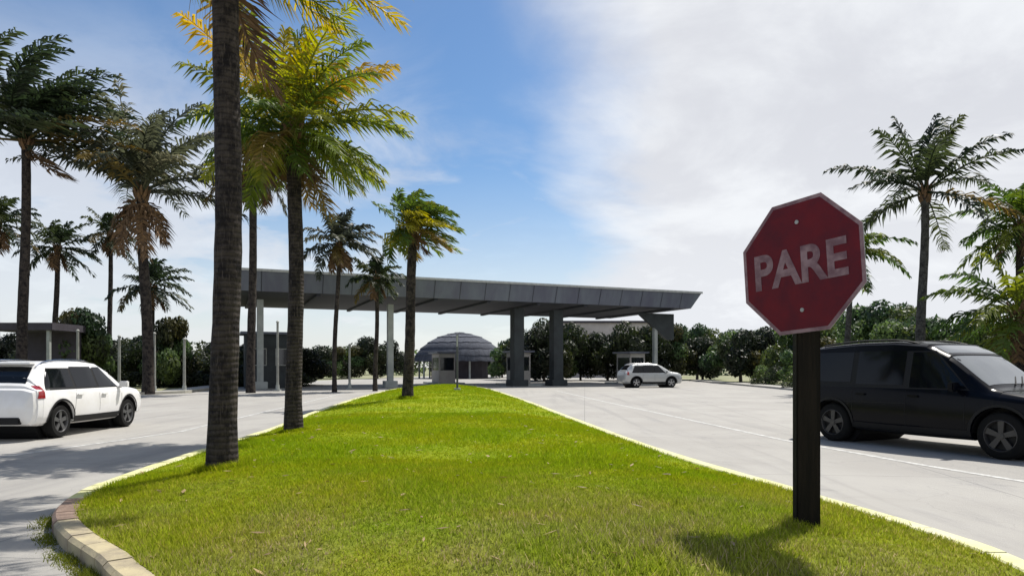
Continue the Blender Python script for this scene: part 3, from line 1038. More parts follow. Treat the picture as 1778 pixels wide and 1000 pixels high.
A = Vector((WX(398, 44.0), 44.0)); B = Vector((WX(1218, 58.5), 58.5))
ax = (B - A); LEN = ax.length; rz = math.atan2(ax.y, ax.x)
croot = empty('road_canopy', (A.x, A.y, 0), rz)
tag(croot, 'long flat grey canopy roof spanning both carriageways on columns', 'canopy')
DEP = 14.0
zt, zb = 7.72, 6.45
mb = MB()   # roof slab, tapering fascia
mb.add([(0, 0, zt), (LEN, 0, zt), (LEN, DEP, zt), (0, DEP, zt), (0.5, 0.45, zb), (LEN - 0.75, 0.45, zb), (LEN - 0.75, DEP - 0.45, zb), (0.5, DEP - 0.45, zb)],
       [(0, 1, 2, 3), (0, 4, 5, 1), (1, 5, 6, 2), (2, 6, 7, 3), (3, 7, 4, 0)])
mb.build('roof', M['fascia'], croot)
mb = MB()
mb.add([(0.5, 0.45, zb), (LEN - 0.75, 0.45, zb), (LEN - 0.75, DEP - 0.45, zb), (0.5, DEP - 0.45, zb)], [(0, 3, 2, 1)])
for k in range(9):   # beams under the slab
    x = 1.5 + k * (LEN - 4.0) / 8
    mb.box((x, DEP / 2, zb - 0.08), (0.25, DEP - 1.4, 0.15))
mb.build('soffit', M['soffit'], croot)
mb = MB()
mb.box((LEN / 2, -0.03, zt + 0.05), (LEN + 0.12, 0.14, 0.16)); mb.box((LEN / 2, DEP + 0.03, zt + 0.05), (LEN + 0.12, 0.14, 0.16))
mb.build('parapet_trim', M['steel'], croot)
for k in range(1, 19):   # panel joints on the sloped front
    x = k * LEN / 19
    mb = MB()
    mb.add([(x - 0.03, -0.012, zt - 0.03), (x + 0.03, -0.012, zt - 0.03), (x + 0.03, 0.438, zb + 0.0), (x - 0.03, 0.438, zb + 0.0)], [(0, 3, 2, 1)])
    mb.build('panel_joint', M['soffit'], croot)
# columns
colx = []
for px in (455, 690, 918, 988, 1164):
    t = (WX(px, 1) * A.y - A.x) / (ax.x / LEN - WX(px, 1) * ax.y / LEN)
    colx.append(t)
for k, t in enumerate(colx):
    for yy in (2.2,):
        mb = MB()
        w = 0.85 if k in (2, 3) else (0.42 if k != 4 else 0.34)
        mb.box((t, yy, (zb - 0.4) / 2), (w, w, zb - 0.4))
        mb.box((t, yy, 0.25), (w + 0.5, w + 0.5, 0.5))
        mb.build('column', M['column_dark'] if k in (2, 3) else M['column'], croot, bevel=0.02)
mb = MB()   # diagonal haunch and deep end frame at the right end
x1 = LEN - 1.35
mb.add([(x1 - 3.6, 2.0, zb - 0.38), (x1, 2.0, zb - 0.38), (x1, 2.0, zb - 2.6), (x1 - 0.7, 2.0, zb - 2.6),
        (x1 - 3.6, 2.35, zb - 0.38), (x1, 2.35, zb - 0.38), (x1, 2.35, zb - 2.6), (x1 - 0.7, 2.35, zb - 2.6)],
       [(0, 3, 2, 1), (4, 5, 6, 7), (0, 1, 5, 4), (1, 2, 6, 5), (2, 3, 7, 6), (3, 0, 4, 7)])
mb.build('end_bracket', M['column_dark'], croot)


# booths under the canopy
def booth(px, d, w, label, group='booths under the canopy'):
    root = empty('toll_booth', (WX(px, d), d, 0), rz)
    tag(root, label, 'booth', group)
    b = MB(); b.box((0, 0, 0.65), (w, 2.2, 1.1)); b.box((0, 0, 2.5), (w, 2.2, 0.35))
    for sx in (-1, 1):
        for sy in (-1, 1): b.box((sx * (w / 2 - 0.06), sy * 1.04, 1.75), (0.12, 0.12, 1.2))
    b.build('wall', M['booth'], root)
    gl = MB(); gl.box((0, 0, 1.76), (w - 0.1, 2.08, 1.14)); gl.build('window', M['glass_dark'], root)
    r_ = MB(); r_.box((0, 0, 2.76), (w + 0.5, 2.8, 0.14)); r_.build('roof', M['fascia'], root)
    k = MB(); k.box((0, 0, 0.05), (w + 0.9, 5.0, 0.18)); k.build('plinth', M['column'], root, bevel=0.03)
    return root


booth(900, 57, 1.2, 'small pale booth left of the dark middle columns')
booth(770, 62, 1.5, 'pale booth on the far side of the island tip, in front of the thatched roof')
booth(1095, 61, 1.5, 'pale booth under the right half of the canopy behind the silver vehicle')

# thatched pavilion behind
th = empty('thatched_pavilion', (WX(798, 92), 92, 0)); tag(th, 'round grey thatched roof pavilion seen under the canopy', 'pavilion')
mb = MB(); rows = []
prof = []
base_p = [(7.0, 2.5), (6.7, 3.3), (5.9, 4.3), (4.8, 5.2), (3.4, 6.0), (1.9, 6.45), (0.7, 6.7), (0.02, 6.78)]
for k_ in range(len(base_p) - 1):      # overlapping courses of thatch, each with a lip
    (ra, za), (rb, zb_) = base_p[k_], base_p[k_ + 1]
    prof += [(ra + 0.05, za - 0.02), (ra + 0.05, za + 0.03), (rb - 0.02, zb_ - 0.03)]
prof.append((0.02, 6.8))
for r_, z_ in prof:
    rows.append([(r_ * math.cos(a) * (1 + 0.02 * mnoise.noise(Vector((math.cos(a) * 4, math.sin(a) * 4, z_)))), r_ * math.sin(a), z_ + 0.05 * math.sin(a * 17 + r_)) for a in [2 * math.pi * k / 48 for k in range(48)]])
mb.grid(rows, close_u=True)
mb.grid([rows[0], [(p[0] * 0.93, p[1] * 0.93, p[2] + 0.12) for p in rows[0]]], close_u=True)
mb.build('roof', M['thatch'], th, smooth=60)
th.scale = (0.88, 0.88, 0.9)
for k in range(10):
    a = 2 * math.pi * k / 10
    m_ = MB(); m_.tube([(6.1 * math.cos(a), 6.1 * math.sin(a), 0), (6.1 * math.cos(a), 6.1 * math.sin(a), 3.4)], 0.14, 8)
    m_.build('column', M['column'], th, smooth=40)
mb = MB(); mb.tube([(0, 0, 0), (0, 0, 2.9)], 4.3, 20); mb.build('wall', M['roof_dark'], th)

# pale building behind the right part of the canopy
bd = empty('pale_building', (WX(1045, 100), 100, 0)); tag(bd, 'pale flat roofed building showing under the right half of the canopy', 'building')
mb = MB(); mb.box((0, 3, 3.9), (15, 8, 7.8)); mb.build('wall', M['wall_pale'], bd)
mb = MB(); mb.box((0, 3, 7.95), (15.6, 8.6, 0.3)); mb.build('roof', M['roof_dark'], bd)
for k in range(5):
    for zz_ in (1.9, 5.2):
        m_ = MB(); m_.box((-5.6 + k * 2.8, -1.02, zz_), (1.5, 0.12, 1.3)); wn = m_.build('window', M['glass_dark'], bd)
        m_ = MB(); m_.box((-5.6 + k * 2.8, -1.05, zz_ - 0.72), (1.7, 0.24, 0.1)); m_.build('sill', M['column'], wn)

# low dark-roofed shelter at far left
sl = empty('roadside_shelter', (WX(62, 47), 47, 0)); tag(sl, 'low open shelter with a dark flat roof behind the white vehicle', 'shelter')
mb = MB(); mb.box((0, 0, 4.15), (4.6, 3.6, 0.5)); mb.build('roof', M['roof_dark'], sl, bevel=0.03)
mb = MB(); mb.box((0, 1.5, 1.95), (4.2, 0.2, 3.9)); mb.build('wall', M['roof_dark'], sl)
for sx in (-1, 1):
    m_ = MB(); m_.box((sx * 1.9, -1.5, 1.95), (0.2, 0.2, 3.9)); m_.build('column', M['column'], sl)

# second small shelter under left part of the canopy (dark block behind the gap between trunks)
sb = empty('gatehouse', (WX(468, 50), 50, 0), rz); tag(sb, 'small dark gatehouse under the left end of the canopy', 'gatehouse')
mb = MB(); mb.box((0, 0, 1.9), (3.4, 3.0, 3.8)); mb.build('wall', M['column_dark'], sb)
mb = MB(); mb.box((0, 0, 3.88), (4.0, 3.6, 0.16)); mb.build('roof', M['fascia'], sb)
for k, x in enumerate((-0.9, 0.9)):
    m_ = MB(); m_.box((x, -1.52, 2.2), (1.1, 0.08, 1.1)); wn = m_.build('window', M['glass_dark'], sb)
    m_ = MB()
    for (cx, cz, sx_, sz_) in ((x, 2.78, 1.22, 0.06), (x, 1.62, 1.22, 0.06), (x - 0.58, 2.2, 0.06, 1.1), (x + 0.58, 2.2, 0.06, 1.1)):
        m_.box((cx, -1.545, cz), (sx_, 0.1, sz_))
    m_.build('frame', M['pole_white'], wn)

# slender pale poles along the left road and near the canopy
gp = 'slender pale poles along the left road'
pole_spec = [(40, 44, 575, 'slender pale pole behind the roof of the white vehicle, leftmost of the row'),
             (135, 43, 575, 'slender pale pole rising behind the roof of the white vehicle, nearest its bonnet'),
             (207, 42, 585, 'slender pale pole just right of the white vehicle'),
             (268, 40, 580, 'slender pale pole beside the trunk of the shaggy palm'),
             (320, 41, 590, 'slender pale pole midway between the shaggy palm and the nearest trunk'),
             (482, 43, 560, 'slender pale pole close left of the second palm trunk'),
             (607, 46, 600, 'slender pale pole between the second palm and the small island palm')]
for px, d, py, lab in pole_spec:
    h = WZ(py, d)
    r_ = empty('pole', (WX(px, d), d, 0)); tag(r_, lab, 'pole', gp)
    m_ = MB(); m_.tube([(0, 0, 0), (0, 0, h * 0.5), (0, 0, h)], [0.085, 0.08, 0.07], 10); m_.build('shaft', M['pole_white'], r_, smooth=50)
    m_ = MB(); m_.box((0, 0, 0.04), (0.36, 0.36, 0.1)); m_.tube([(0, 0, 0.05), (0, 0, 0.4)], [0.13, 0.11], 10); m_.build('base', M['column'], r_, smooth=40)
    m_ = MB(); m_.tube([(0, 0, h), (0, 0, h + 0.05), (0, 0, h + 0.12)], [0.1, 0.1, 0.03], 10); m_.build('cap', M['pole_white'], r_, smooth=40)
r_ = empty('pole', (WX(794, 36), 36, lawn_z(-2.85, 36))); tag(r_, 'thin dark pole standing on the far grass right of the small island palm', 'pole')
h = WZ(580, 36) - 0.3
m_ = MB(); m_.tube([(0, 0, -0.05), (0, 0, h)], 0.055, 10); m_.build('shaft', M['dark_pole'], r_, smooth=50)
m_ = MB(); m_.box((0, 0, 0.05), (0.3, 0.3, 0.12)); m_.build('base', M['column'], r_)
m_ = MB(); m_.box((0.0, -0.07, h - 0.35), (0.06, 0.02, 0.6)); m_.build('sign_plate', M['steel'], r_)


# ------------------------------------------------------------------ the octagonal sign
SD = 5.45
sx, sy = WX(1400, SD), SD
sz0 = lawn_z(sx, sy)
sg = empty('stop_sign', (sx, sy, sz0))
tag(sg, 'tilted octagonal red road sign reading PARE on a thick black wooden post', 'road sign')
mb = MB(); mb.box((0, 0, 1.18 - 0.1), (0.175, 0.175, 2.56), rz=R(-12)); mb.build('post', M['post'], sg, bevel=0.012)
pl = empty('plate_pivot')  # replaced below by matrices, no helper kept
bpy.data.objects.remove(pl)
yaw = R(-57); roll = R(4)
zc = WZ(462, SD) - sz0
RAD = 0.555
Mx = Matrix.Translation((-0.11, -0.145, zc - 0.02)) @ Matrix.Rotation(yaw, 4, 'Z') @ Matrix.Rotation(-roll, 4, 'Y')


def oct_pts(r, y):
    return [(r * math.cos(R(22.5 + 45 * k)), y, r * math.sin(R(22.5 + 45 * k))) for k in range(8)]


def oct_plate(r, y0, y1):
    m_ = MB()
    m_.add(oct_pts(r, y0) + oct_pts(r, y1), [tuple(range(8)), tuple(range(15, 7, -1))] + [(k, k + 8, (k + 1) % 8 + 8, (k + 1) % 8) for k in range(8)])
    return m_


def place(o):
    o.data.transform(Mx); o.parent = sg; return o


pb = place(oct_plate(RAD, -0.002, 0.004).build('plate', M['sign_back'], None))
bo = MB()
o1, i1 = oct_pts(RAD, -0.004), oct_pts(RAD * 0.945, -0.004)
bo.add(o1 + i1, [(k, (k + 1) % 8, (k + 1) % 8 + 8, k + 8) for k in range(8)])
place(bo.build('border', M['sign_white'], None))
fm = MB(); fm.add(oct_pts(RAD * 0.945, -0.0045), [tuple(range(8))])
place(fm.build('face', M['sign_red'], None))
cu = bpy.data.curves.new('lettering', 'FONT'); cu.body = 'PARE'; cu.align_x = 'CENTER'; cu.align_y = 'CENTER'
cu.size = 0.37; cu.offset = 0.011; cu.extrude = 0.0; cu.space_character = 1.0
to = bpy.data.objects.new('lettering_curve', cu); C.objects.link(to)
dg = bpy.context.evaluated_depsgraph_get(); dg.update()
lm = bpy.data.meshes.new_from_object(to.evaluated_get(dg)); bpy.data.objects.remove(to)
lm.transform(Matrix.Translation((-0.015, -0.0075, -0.01)) @ Matrix.Rotation(R(90), 4, 'X') @ Matrix.Diagonal((0.96, 1.04, 1, 1)))
lm.materials.clear(); lm.materials.append(M['sign_white'])
lo = bpy.data.objects.new('lettering', lm); C.objects.link(lo); place(lo)
bk = MB()
for bz_ in (0.2, -0.2):
    bk = MB(); bk.box((0, 0.035, bz_), (0.5, 0.05, 0.04)); place(bk.build('bracket', M['steel'], None))
for zz_ in (0.34, -0.34):
    m_ = MB(); m_.tube([(0, -0.012, zz_), (0, 0.0, zz_)], 0.016, 8); place(m_.build('bolt', M['steel'], None))


# ------------------------------------------------------------------ vehicles
M['tyre'] = mat('tyre_rubber', (0.010, 0.010, 0.010), 0.9, spec=0.15, bump=0.003, bscale=60)
M['rim'] = mat('alloy_rim', (0.42, 0.42, 0.43), 0.35, metal=0.85)
M['rim_dark'] = mat('dark_alloy_rim', (0.12, 0.12, 0.125), 0.4, metal=0.6)
M['rim_black'] = mat('grey_alloy_rim', (0.05, 0.047, 0.046), 0.45, metal=0.3)
M['plastic'] = mat('black_trim_plastic', (0.009, 0.009, 0.010), 0.6, spec=0.25)
M['car_white'] = mat('white_car_paint', (0.78, 0.78, 0.79), 0.35, coat=0.6, var=(0.72, 0.71, 0.70), scale=2)
M['car_black'] = mat('black_car_paint', (0.002, 0.0025, 0.005), 0.2, coat=0.0, spec=0.14)
M['car_silver'] = mat('silver_car_paint', (0.42, 0.43, 0.43), 0.35, metal=0.35, coat=0.5)
M['glass'] = mat('tinted_car_glass', (0.004, 0.005, 0.007), 0.06, spec=0.28)
M['glass_screen'] = mat('windscreen_glass', (0.03, 0.04, 0.05), 0.04, spec=0.9, coat=1.0)
M['lamp_red'] = mat('red_lamp_lens', (0.25, 0.01, 0.012), 0.15, coat=0.7)
M['lamp_clear'] = mat('clear_lamp_lens', (0.5, 0.52, 0.54), 0.1, coat=0.8)
M['chrome'] = mat('chrome_trim', (0.6, 0.6, 0.62), 0.15, metal=1.0)
M['plate_m'] = mat('number_plate', (0.6, 0.6, 0.56), 0.5)


def interp(keys, x):
    xs = [k[0] for k in keys]
    out = []
    for j in range(1, len(keys[0])):
        out.append(float(np.interp(x, xs, [k[j] for k in keys])))
    return out


class Car:
    """keys: (x, zbot, zbelt, ztop, wbelt, wtop, wbot) with +x forward, half widths"""
    def __init__(self, keys, smooth_n=64):
        self.keys = keys
        x0, x1 = keys[0][0], keys[-1][0]
        xs = sorted(set([k[0] for k in keys] + list(np.linspace(x0, x1, smooth_n))))
        raw = [interp(keys, x) for x in xs]
        # light smoothing of the silhouettes
        arr = np.array(raw)
        sm = arr.copy()
        for _ in range(2):
            sm[1:-1] = (sm[:-2] + 2 * sm[1:-1] + sm[2:]) / 4
        arr[1:-1] = sm[1:-1]
        self.xs = np.array(xs); self.arr = arr

    def at(self, x):
        return [float(np.interp(x, self.xs, self.arr[:, j])) for j in range(6)]

    def half(self, x):
        zb, zm, zt, wb, wt, wl = self.at(x)
        zt = max(zt, zm + 0.02)
        hh = zt - zm
        e = min(0.07, hh * 0.35)
        zmid = zb + (zm - zb) * 0.55
        P = [(0.0, zb), (wl * 0.88, zb), (wl * 0.98, zb + 0.07), (max(wl, wb) * 1.0, zb + 0.2), (max(wl, wb) * 1.015, zmid), (wb * 1.0, zm - 0.05), (wb * 0.985, zm)]
        P += [(wb * 0.985 + (wt + 0.03 - wb * 0.985) * t, zm + (zt - e - zm) * t) for t in (0.33, 0.66, 1.0)]
        P += [(wt - 0.03, zt - e * 0.42), (wt - 0.12, zt - e * 0.18), (wt * 0.5, zt - e * 0.04), (0.0, zt)]
        return P

    def side_y(self, x, z):
        P = self.half(x)[1:10]
        zs = [p[1] for p in P]
        return float(np.interp(z, zs, [p[0] for p in P]))

    def top_z(self, x, y):
        P = self.half(x)[9:]
        P = sorted(P, key=lambda p: p[0])
        return float(np.interp(abs(y), [p[0] for p in P], [p[1] for p in P]))

    def shell(self, arches, mat_, parent, name='body'):
        mb = MB(); rows = []
        for x in self.xs:
            h = self.half(x)
            row = [(x, p[0], p[1]) for p in h] + [(x, -p[0], p[1]) for p in reversed(h[1:-1])]
            rows.append(row)
        mb.grid(rows, close_u=True)
        n = len(rows[0])
        mb.f.append(tuple(range(n))); mb.f.append(tuple(len(mb.v) - n + k for k in range(n - 1, -1, -1)))
        me = bpy.data.meshes.new('tmp'); me.from_pydata(mb.v, [], mb.f)
        bm = bmesh.new(); bm.from_mesh(me); bmesh.ops.recalc_face_normals(bm, faces=bm.faces[:]); bm.to_mesh(me); bm.free()
        o = bpy.data.objects.new('tmpo', me); C.objects.link(o)
        cut = MB()
        for (ax_, az_, ar_) in arches:
            cut.tube([(ax_, -1.4, az_), (ax_, 1.4, az_)], ar_, 36)
        co = cut.build('tmpc', None)
        bm = bmesh.new(); bm.from_mesh(co.data); bmesh.ops.recalc_face_normals(bm, faces=bm.faces[:]); bm.to_mesh(co.data); bm.free()
        md = o.modifiers.new('b', 'BOOLEAN'); md.operation = 'DIFFERENCE'; md.object = co; md.solver = 'EXACT'
        dg = bpy.context.evaluated_depsgraph_get(); dg.update()
        res = bpy.data.meshes.new_from_object(o.evaluated_get(dg))
        bpy.data.objects.remove(o); bpy.data.objects.remove(co)
        res.materials.clear(); res.materials.append(mat_)
        res.name = name
        smooth_by_angle(res, 38)
        b = bpy.data.objects.new(name, res); C.objects.link(b); b.parent = parent
        # dark liner inside the wheel wells and underside
        for (ax_, az_, ar_) in arches:
            ln = MB()
            ln.tube([(ax_, -self.at(ax_)[3] + 0.28, az_), (ax_, self.at(ax_)[3] - 0.28, az_)], ar_ + 0.01, 24)
            for s in (-1, 1):
                w = self.at(ax_)[3]
                rows = []
                for r_ in range(13):
                    a = math.pi * r_ / 12
                    rows.append([(ax_ + math.cos(a) * (ar_ - 0.009), s * (w - 0.02), az_ + math.sin(a) * (ar_ - 0.009)), (ax_ + math.cos(a) * (ar_ - 0.014), s * (w - 0.3), az_ + math.sin(a) * (ar_ - 0.014))])
                ln.grid(rows)
            ln.build('wheel_arch_liner', M['plastic'], parent)
        return b

    def side_patch(self, mb, zlo, zhi, xa, xb, off=0.005, s=1, rows=5, cols=10):
        """quad patch: xa=(x at bottom, x at top) left end, xb likewise; zlo/zhi functions or numbers"""
        G = []
        for i in range(rows):
            t = i / (rows - 1)
            r_ = []
            for j in range(cols):
                u = j / (cols - 1)
                x = (xa[0] + (xa[1] - xa[0]) * t) * (1 - u) + (xb[0] + (xb[1] - xb[0]) * t) * u
                lo = zlo(x) if callable(zlo) else zlo
                hi = zhi(x) if callable(zhi) else zhi
                z = lo + (hi - lo) * t
                r_.append((x, s * (self.side_y(x, z) + off), z))
            G.append(r_)
        mb.grid(G)

    def screen(self, mb, x0, x1, w0, w1, off=0.006, n=12):
        G = []
        for i in range(9):
            t = i / 8
            x = x0 + (x1 - x0) * t
            w = w0 + (w1 - w0) * t
            G.append([(x, -w + 2 * w * j / n, self.top_z(x, -w + 2 * w * j / n) + off) for j in range(n + 1)])
        mb.grid(G)


def wheel(parent, x, y, r, wdt, side, rim_mat, spokes=5):
    w = empty('wheel', (x, y, r)); w.parent = parent
    t = MB(); rows = []
    prof = [(r * 0.66, -wdt / 2), (r * 0.9, -wdt / 2 - 0.004), (r * 0.985, -wdt / 2 + 0.03), (r, 0), (r * 0.985, wdt / 2 - 0.03), (r * 0.9, wdt / 2 + 0.004), (r * 0.66, wdt / 2)]
    K = 40
    for pr, py in prof:
        rows.append([(pr * math.cos(2 * math.pi * k / K), py, pr * math.sin(2 * math.pi * k / K)) for k in range(K)])
    t.grid(rows, close_u=True)
    t.build('tyre', M['tyre'], w, smooth=50)
    rm = MB(); yo = side * wdt / 2
    rows = []
    for pr, py in [(r * 0.67, yo + side * 0.002), (r * 0.64, yo + side * 0.006), (r * 0.60, yo - side * 0.03), (r * 0.60, -yo)]:
        rows.append([(pr * math.cos(2 * math.pi * k / K), py, pr * math.sin(2 * math.pi * k / K)) for k in range(K)])
    rm.grid(rows, close_u=True)
    for k in range(spokes):
        a = 2 * math.pi * k / spokes + 0.3
        ca, sa = math.cos(a), math.sin(a)
        hw0, hw1 = r * 0.09, r * 0.13
        for (da) in (0,):
            P = []
            for (rr_, hw) in ((r * 0.08, hw0), (r * 0.62, hw1)):
                for s_ in (-1, 1):
                    for yy in (yo - side * 0.012, yo - side * 0.05):
                        P.append((rr_ * ca - s_ * hw * sa, yy, rr_ * sa + s_ * hw * ca))
            rm.add(P, [(0, 2, 6, 4), (1, 5, 7, 3), (0, 4, 5, 1), (2, 3, 7, 6)])
    rm.tube([(0, yo - side * 0.05, 0), (0, yo - side * 0.002, 0)], r * 0.14, 14)
    rm.build('rim', rim_mat, w, smooth=40)
    dk = MB(); dk.tube([(0, yo - side * 0.07, 0), (0, -yo, 0)], r * 0.595, 20); dk.build('brake_disc', M['plastic'], w)
    return w


def seam(car, mb, pts, s, wdt=0.008, off=0.003):
    """thin dark line over the body side, along pts (x, z)"""
    for (a, b) in zip(pts[:-1], pts[1:]):
        n = 6
        t = Vector((b[0] - a[0], b[1] - a[1])).normalized()
        nn = (-t.y * wdt / 2, t.x * wdt / 2)
        G = [[], []]
        for i in range(n + 1):
            u = i / n
            x, z = a[0] + (b[0] - a[0]) * u, a[1] + (b[1] - a[1]) * u
            for k, sg_ in enumerate((-1, 1)):
                xx, zz2 = x + sg_ * nn[0], z + sg_ * nn[1]
                G[k].append((xx, s * (car.side_y(xx, zz2) + off), zz2))
        mb.grid(G)


def vehicle(name, label, cat, loc, rzv, keys, paint, wr, axles, doors, glass_spec, screen_f, screen_r, belt, lamps, rim_mat, rails=True, mirror_x=0.9, handles=(), sliding=False, screen_mat='glass_screen'):
    root = empty(name, loc, rzv); tag(root, label, cat)
    car = Car(keys)
    arches = [(a, wr + 0.01, wr + 0.075) for a in axles]
    car.shell(arches, paint, root)
    for s in (-1, 1):
        g0, g1 = glass_spec[0], glass_spec[-1]
        m_ = MB()      # black frame band that the windows sit in
        car.side_patch(m_, min(g0[2], g1[2]) - 0.025, min(g0[3], g1[3]) + 0.02, (g1[0][0] - 0.03, g1[0][1] - 0.03), (g0[1][0] + 0.05, g0[1][1] + 0.03), 0.002, s, rows=8, cols=24)
        m_.build('window_surround', M['plastic'], root, smooth=60)
        for (xa, xb, lo, hi) in glass_spec:
            m_ = MB()
            car.side_patch(m_, lo, hi, xa, xb, 0.0045, s, rows=8, cols=16)
            m_.build('side_window', M['glass'], root, smooth=60)
        for d in doors:
            m_ = MB(); seam(car, m_, d, s); m_.build('door_seam', M['plastic'], root)
        for (hx, hz) in handles:
            m_ = MB(); m_.box((hx, s * (car.side_y(hx, hz) + 0.022), hz), (0.2, 0.035, 0.035)); m_.build('door_handle', paint, root, bevel=0.008)
        # sill cladding and wheel arch lip
        m_ = MB(); car.side_patch(m_, lambda x: car.at(x)[0] + 0.03, lambda x: car.at(x)[0] + 0.17, (axles[0] + wr + 0.1,) * 2, (axles[1] - wr - 0.1,) * 2, 0.008, s)
        m_.build('sill', M['plastic'], root)
        for a in axles:
            m_ = MB()
            G = [[], []]
            for k in range(17):
                an = R(-8) + (math.pi + R(16)) * k / 16
                for q, rr_ in enumerate((wr + 0.07, wr + 0.115)):
                    xx, zz2 = a + math.cos(an) * rr_, wr + 0.01 + math.sin(an) * rr_
                    G[q].append((xx, s * (car.side_y(xx, max(zz2, car.at(xx)[0] + 0.02)) + 0.014), zz2))
            m_.grid(G)
            m_.build('arch_trim', M['plastic'] if rails else paint, root)
        for a in axles:
            w_ = car.at(a)[3]
            wheel(root, a, s * (w_ - 0.13), wr, 0.23, s, rim_mat)
        # mirror
        mx_ = mirror_x; bz = car.at(mx_)[1] + 0.06
        y0 = car.side_y(mx_, bz)
        m_ = MB(); m_.box((mx_, s * (y0 + 0.14), bz + 0.07), (0.11, 0.2, 0.15)); m_.box((mx_ + 0.01, s * (y0 + 0.03), bz), (0.06, 0.12, 0.05))
        m_.build('mirror', paint, root, bevel=0.02)
        if rails:
            xs_ = np.linspace(keys[0][0] + 0.55, screen_f[1] - 0.25 if screen_f[1] > 0 else 0.6, 10)
            m_ = MB(); m_.tube([(x, s * (car.at(x)[4] - 0.06), car.top_z(x, car.at(x)[4] - 0.06) + 0.045 * math.sin(math.pi * min(1, max(0.02, i / 9 * 1.0))) ** 0.3) for i, x in enumerate(xs_)], 0.017, 6)
            m_.build('roof_rail', M['chrome'] if paint != M['car_black'] else M['plastic'], root, smooth=50)
    m_ = MB(); car.screen(m_, *screen_f); m_.build('windscreen', M[screen_mat], root, smooth=60)
    m_ = MB(); car.screen(m_, *screen_r); m_.build('rear_window', M['glass'], root, smooth=60)
    return root, car


# --- white sport utility at left (its rear end points right)
xr, xf = -2.25, 2.25
suv = [(-2.27, 0.42, 0.72, 0.80, 0.72, 0.66, 0.70), (-2.22, 0.36, 0.98, 1.02, 0.84, 0.68, 0.82), (-2.12, 0.32, 1.02, 1.10, 0.90, 0.68, 0.88), (-1.98, 0.30, 1.03, 1.27, 0.92, 0.66, 0.90),
       (-1.66, 0.29, 1.03, 1.57, 0.925, 0.655, 0.905), (-1.2, 0.27, 1.02, 1.625, 0.93, 0.66, 0.91), (-0.2, 0.26, 0.99, 1.64, 0.93, 0.665, 0.91), (0.35, 0.26, 0.97, 1.60, 0.93, 0.65, 0.91),
       (0.75, 0.26, 0.96, 1.42, 0.93, 0.68, 0.91), (1.28, 0.27, 0.94, 1.08, 0.92, 0.76, 0.90), (1.45, 0.28, 0.92, 1.04, 0.91, 0.77, 0.90), (1.95, 0.30, 0.85, 0.96, 0.87, 0.76, 0.86),
       (2.15, 0.32, 0.78, 0.88, 0.80, 0.72, 0.80), (2.25, 0.40, 0.66, 0.74, 0.68, 0.62, 0.68)]
wl = lambda x: 1.05 + 0.0 * x
D1 = 15.2
suv_loc = (-9.62 - 0.90, 14.65 + 1.38, 0)
root, car = vehicle('car', 'white sport utility car driving away on the left road, cut off by the frame', 'car', suv_loc, R(90 + 1.5), suv, M['car_white'], 0.355, (-1.38, 1.32),
                    doors=[[(0.95, 0.34), (0.98, 0.96)], [(0.02, 0.30), (0.02, 1.0)], [(-0.95, 0.45), (-0.86, 1.0)]],
                    glass_spec=[((0.06, 0.06), (0.86, 0.36), 1.045, 1.50), ((-0.82, -0.82), (-0.02, -0.02), 1.055, 1.51), ((-1.86, -1.56), (-0.90, -0.90), 1.07, 1.46)],
                    screen_f=(1.24, 0.42, 0.66, 0.56), screen_r=(-2.06, -1.72, 0.62, 0.54), belt=1.05, lamps=None, rim_mat=M['rim_dark'], mirror_x=0.92, handles=((0.2, 0.88), (-0.75, 0.9)))
for s in (-1, 1):
    m_ = MB(); car.side_patch(m_, 0.86, 1.12, (-2.13, -2.06), (-1.93, -1.95), 0.012, s)
    m_.build('tail_lamp', M['lamp_red'], root)
m_ = MB(); m_.box((-2.24, 0, 0.42), (0.12, 1.3, 0.14)); m_.build('rear_bumper', M['plastic'], root, bevel=0.02)
m_ = MB(); m_.box((-2.285, 0, 0.76), (0.03, 0.34, 0.14)); m_.build('number_plate', M['plate_m'], root, bevel=0.004)
m_ = MB(); m_.box((-1.72, 0, 1.57), (0.2, 1.1, 0.04)); m_.build('spoiler', M['car_white'], root, bevel=0.015)

# --- black van at right, nose towards the camera's right
van = [(-2.40, 0.45, 0.78, 0.86, 0.80, 0.70, 0.78), (-2.36, 0.36, 1.08, 1.12, 0.92, 0.74, 0.90), (-2.29, 0.32, 1.14, 1.42, 0.96, 0.76, 0.94), (-2.16, 0.30, 1.15, 1.84, 0.98, 0.77, 0.96),
       (-1.95, 0.29, 1.15, 1.93, 0.99, 0.775, 0.97), (-1.0, 0.27, 1.13, 1.99, 0.99, 0.78, 0.97), (-0.2, 0.26, 1.09, 1.99, 0.99, 0.775, 0.97), (0.4, 0.26, 1.07, 1.93, 0.99, 0.765, 0.97),
       (0.8, 0.26, 1.05, 1.72, 0.98, 0.78, 0.97), (1.5, 0.27, 1.01, 1.17, 0.97, 0.83, 0.96), (1.7, 0.28, 1.00, 1.11, 0.965, 0.84, 0.955), (2.3, 0.30, 0.93, 1.01, 0.92, 0.82, 0.91),
       (2.55, 0.33, 0.85, 0.92, 0.84, 0.76, 0.84), (2.66, 0.42, 0.72, 0.82, 0.72, 0.66, 0.72)]
fw = Vector((WX(1742, 11.2), 11.2)); hd_ = Vector((0.43, -0.90)).normalized()
right = Vector((hd_.y, -hd_.x))
axf, axr = 1.72, -1.45
cen = fw - hd_ * axf - right * 0.86
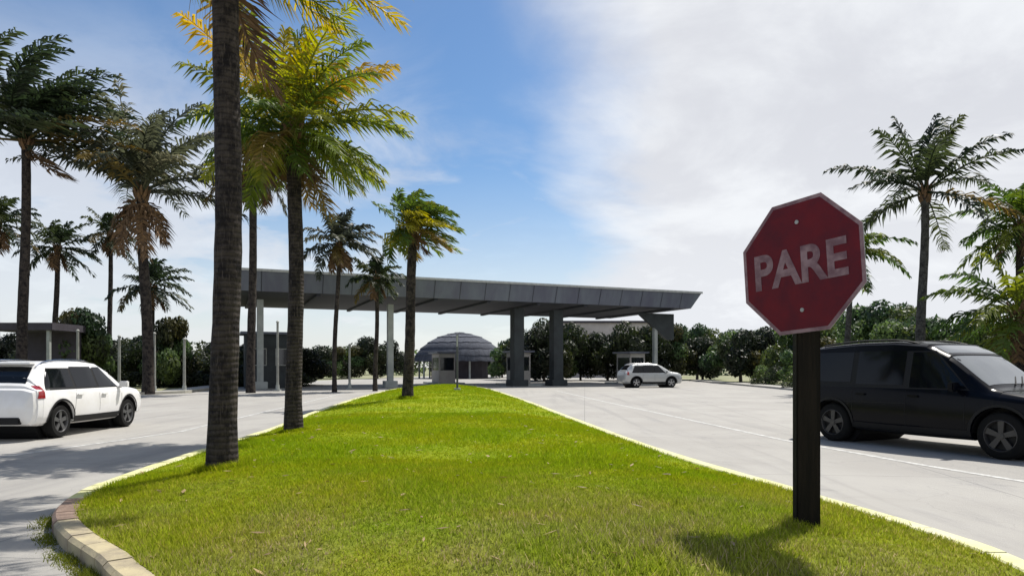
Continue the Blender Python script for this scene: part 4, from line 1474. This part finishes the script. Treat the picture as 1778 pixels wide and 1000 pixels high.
root, car = vehicle('van', 'large black passenger van on the right road facing out of frame', 'van', (cen.x, cen.y, 0), math.atan2(hd_.y, hd_.x), van, M['car_black'], 0.385, (axr, axf),
                    doors=[[(1.16, 0.36), (1.18, 1.02)], [(0.12, 0.32), (0.12, 1.08)], [(-0.98, 0.5), (-0.98, 1.12)], [(-2.05, 0.82), (0.12, 0.84)]],
                    glass_spec=[((0.18, 0.18), (1.18, 0.56), 1.13, 1.77), ((-0.92, -0.92), (0.06, 0.06), 1.17, 1.80), ((-2.08, -1.97), (-1.04, -1.04), 1.21, 1.79)],
                    screen_f=(1.46, 0.46, 0.78, 0.68), screen_r=(-2.29, -2.19, 0.66, 0.62), belt=1.15, lamps=None, rim_mat=M['rim_black'], mirror_x=1.06, handles=((0.28, 0.98), (-0.78, 0.98)))
for s in (-1, 1):
    m_ = MB(); car.side_patch(m_, 0.78, 0.96, (2.28, 2.20), (2.58, 2.52), 0.01, s); m_.build('headlight', M['lamp_clear'], root)
    m_ = MB(); car.side_patch(m_, 0.95, 1.35, (-2.33, -2.29), (-2.22, -2.22), 0.01, s); m_.build('tail_lamp', M['lamp_red'], root)
m_ = MB(); m_.box((2.66, 0, 0.62), (0.05, 1.1, 0.26)); m_.build('grille', M['chrome'], root, bevel=0.01)
for s in (-1, 1):
    m_ = MB(); m_.tube([(1.5, s * 0.1, 1.20), (1.3, s * 0.1 + 0.35, 1.33)], 0.012, 5); m_.build('wiper', M['plastic'], root)

# --- silver pickup-like utility in the distance
silver_keys = [(k[0], k[1], k[2] + 0.06, k[3] + 0.12, k[4], k[5], k[6]) for k in suv]
dS = 50.0
sl_loc = (WX(1132, dS), dS + 0.9, 0)
root, car = vehicle('car', 'silver grey sport utility car far up the right road', 'car', sl_loc, R(12), silver_keys, M['car_silver'], 0.37, (-1.38, 1.32),
                    doors=[[(0.95, 0.34), (0.98, 1.0)], [(0.02, 0.30), (0.02, 1.05)], [(-0.95, 0.5), (-0.86, 1.05)]],
                    glass_spec=[((0.06, 0.06), (0.86, 0.36), 1.10, 1.61), ((-0.82, -0.82), (-0.02, -0.02), 1.11, 1.62), ((-1.70, -1.42), (-0.90, -0.90), 1.13, 1.57)],
                    screen_f=(1.24, 0.42, 0.66, 0.56), screen_r=(-2.06, -1.72, 0.62, 0.54), belt=1.05, lamps=None, rim_mat=M['rim'], mirror_x=0.92, handles=((0.2, 0.92), (-0.75, 0.94)))
for s in (-1, 1):
    m_ = MB(); car.side_patch(m_, 0.92, 1.16, (-2.13, -2.06), (-1.93, -1.95), 0.012, s); m_.build('tail_lamp', M['lamp_red'], root)
    m_ = MB(); car.side_patch(m_, 0.74, 0.88, (1.9, 1.86), (2.16, 2.10), 0.01, s); m_.build('headlight', M['lamp_clear'], root)
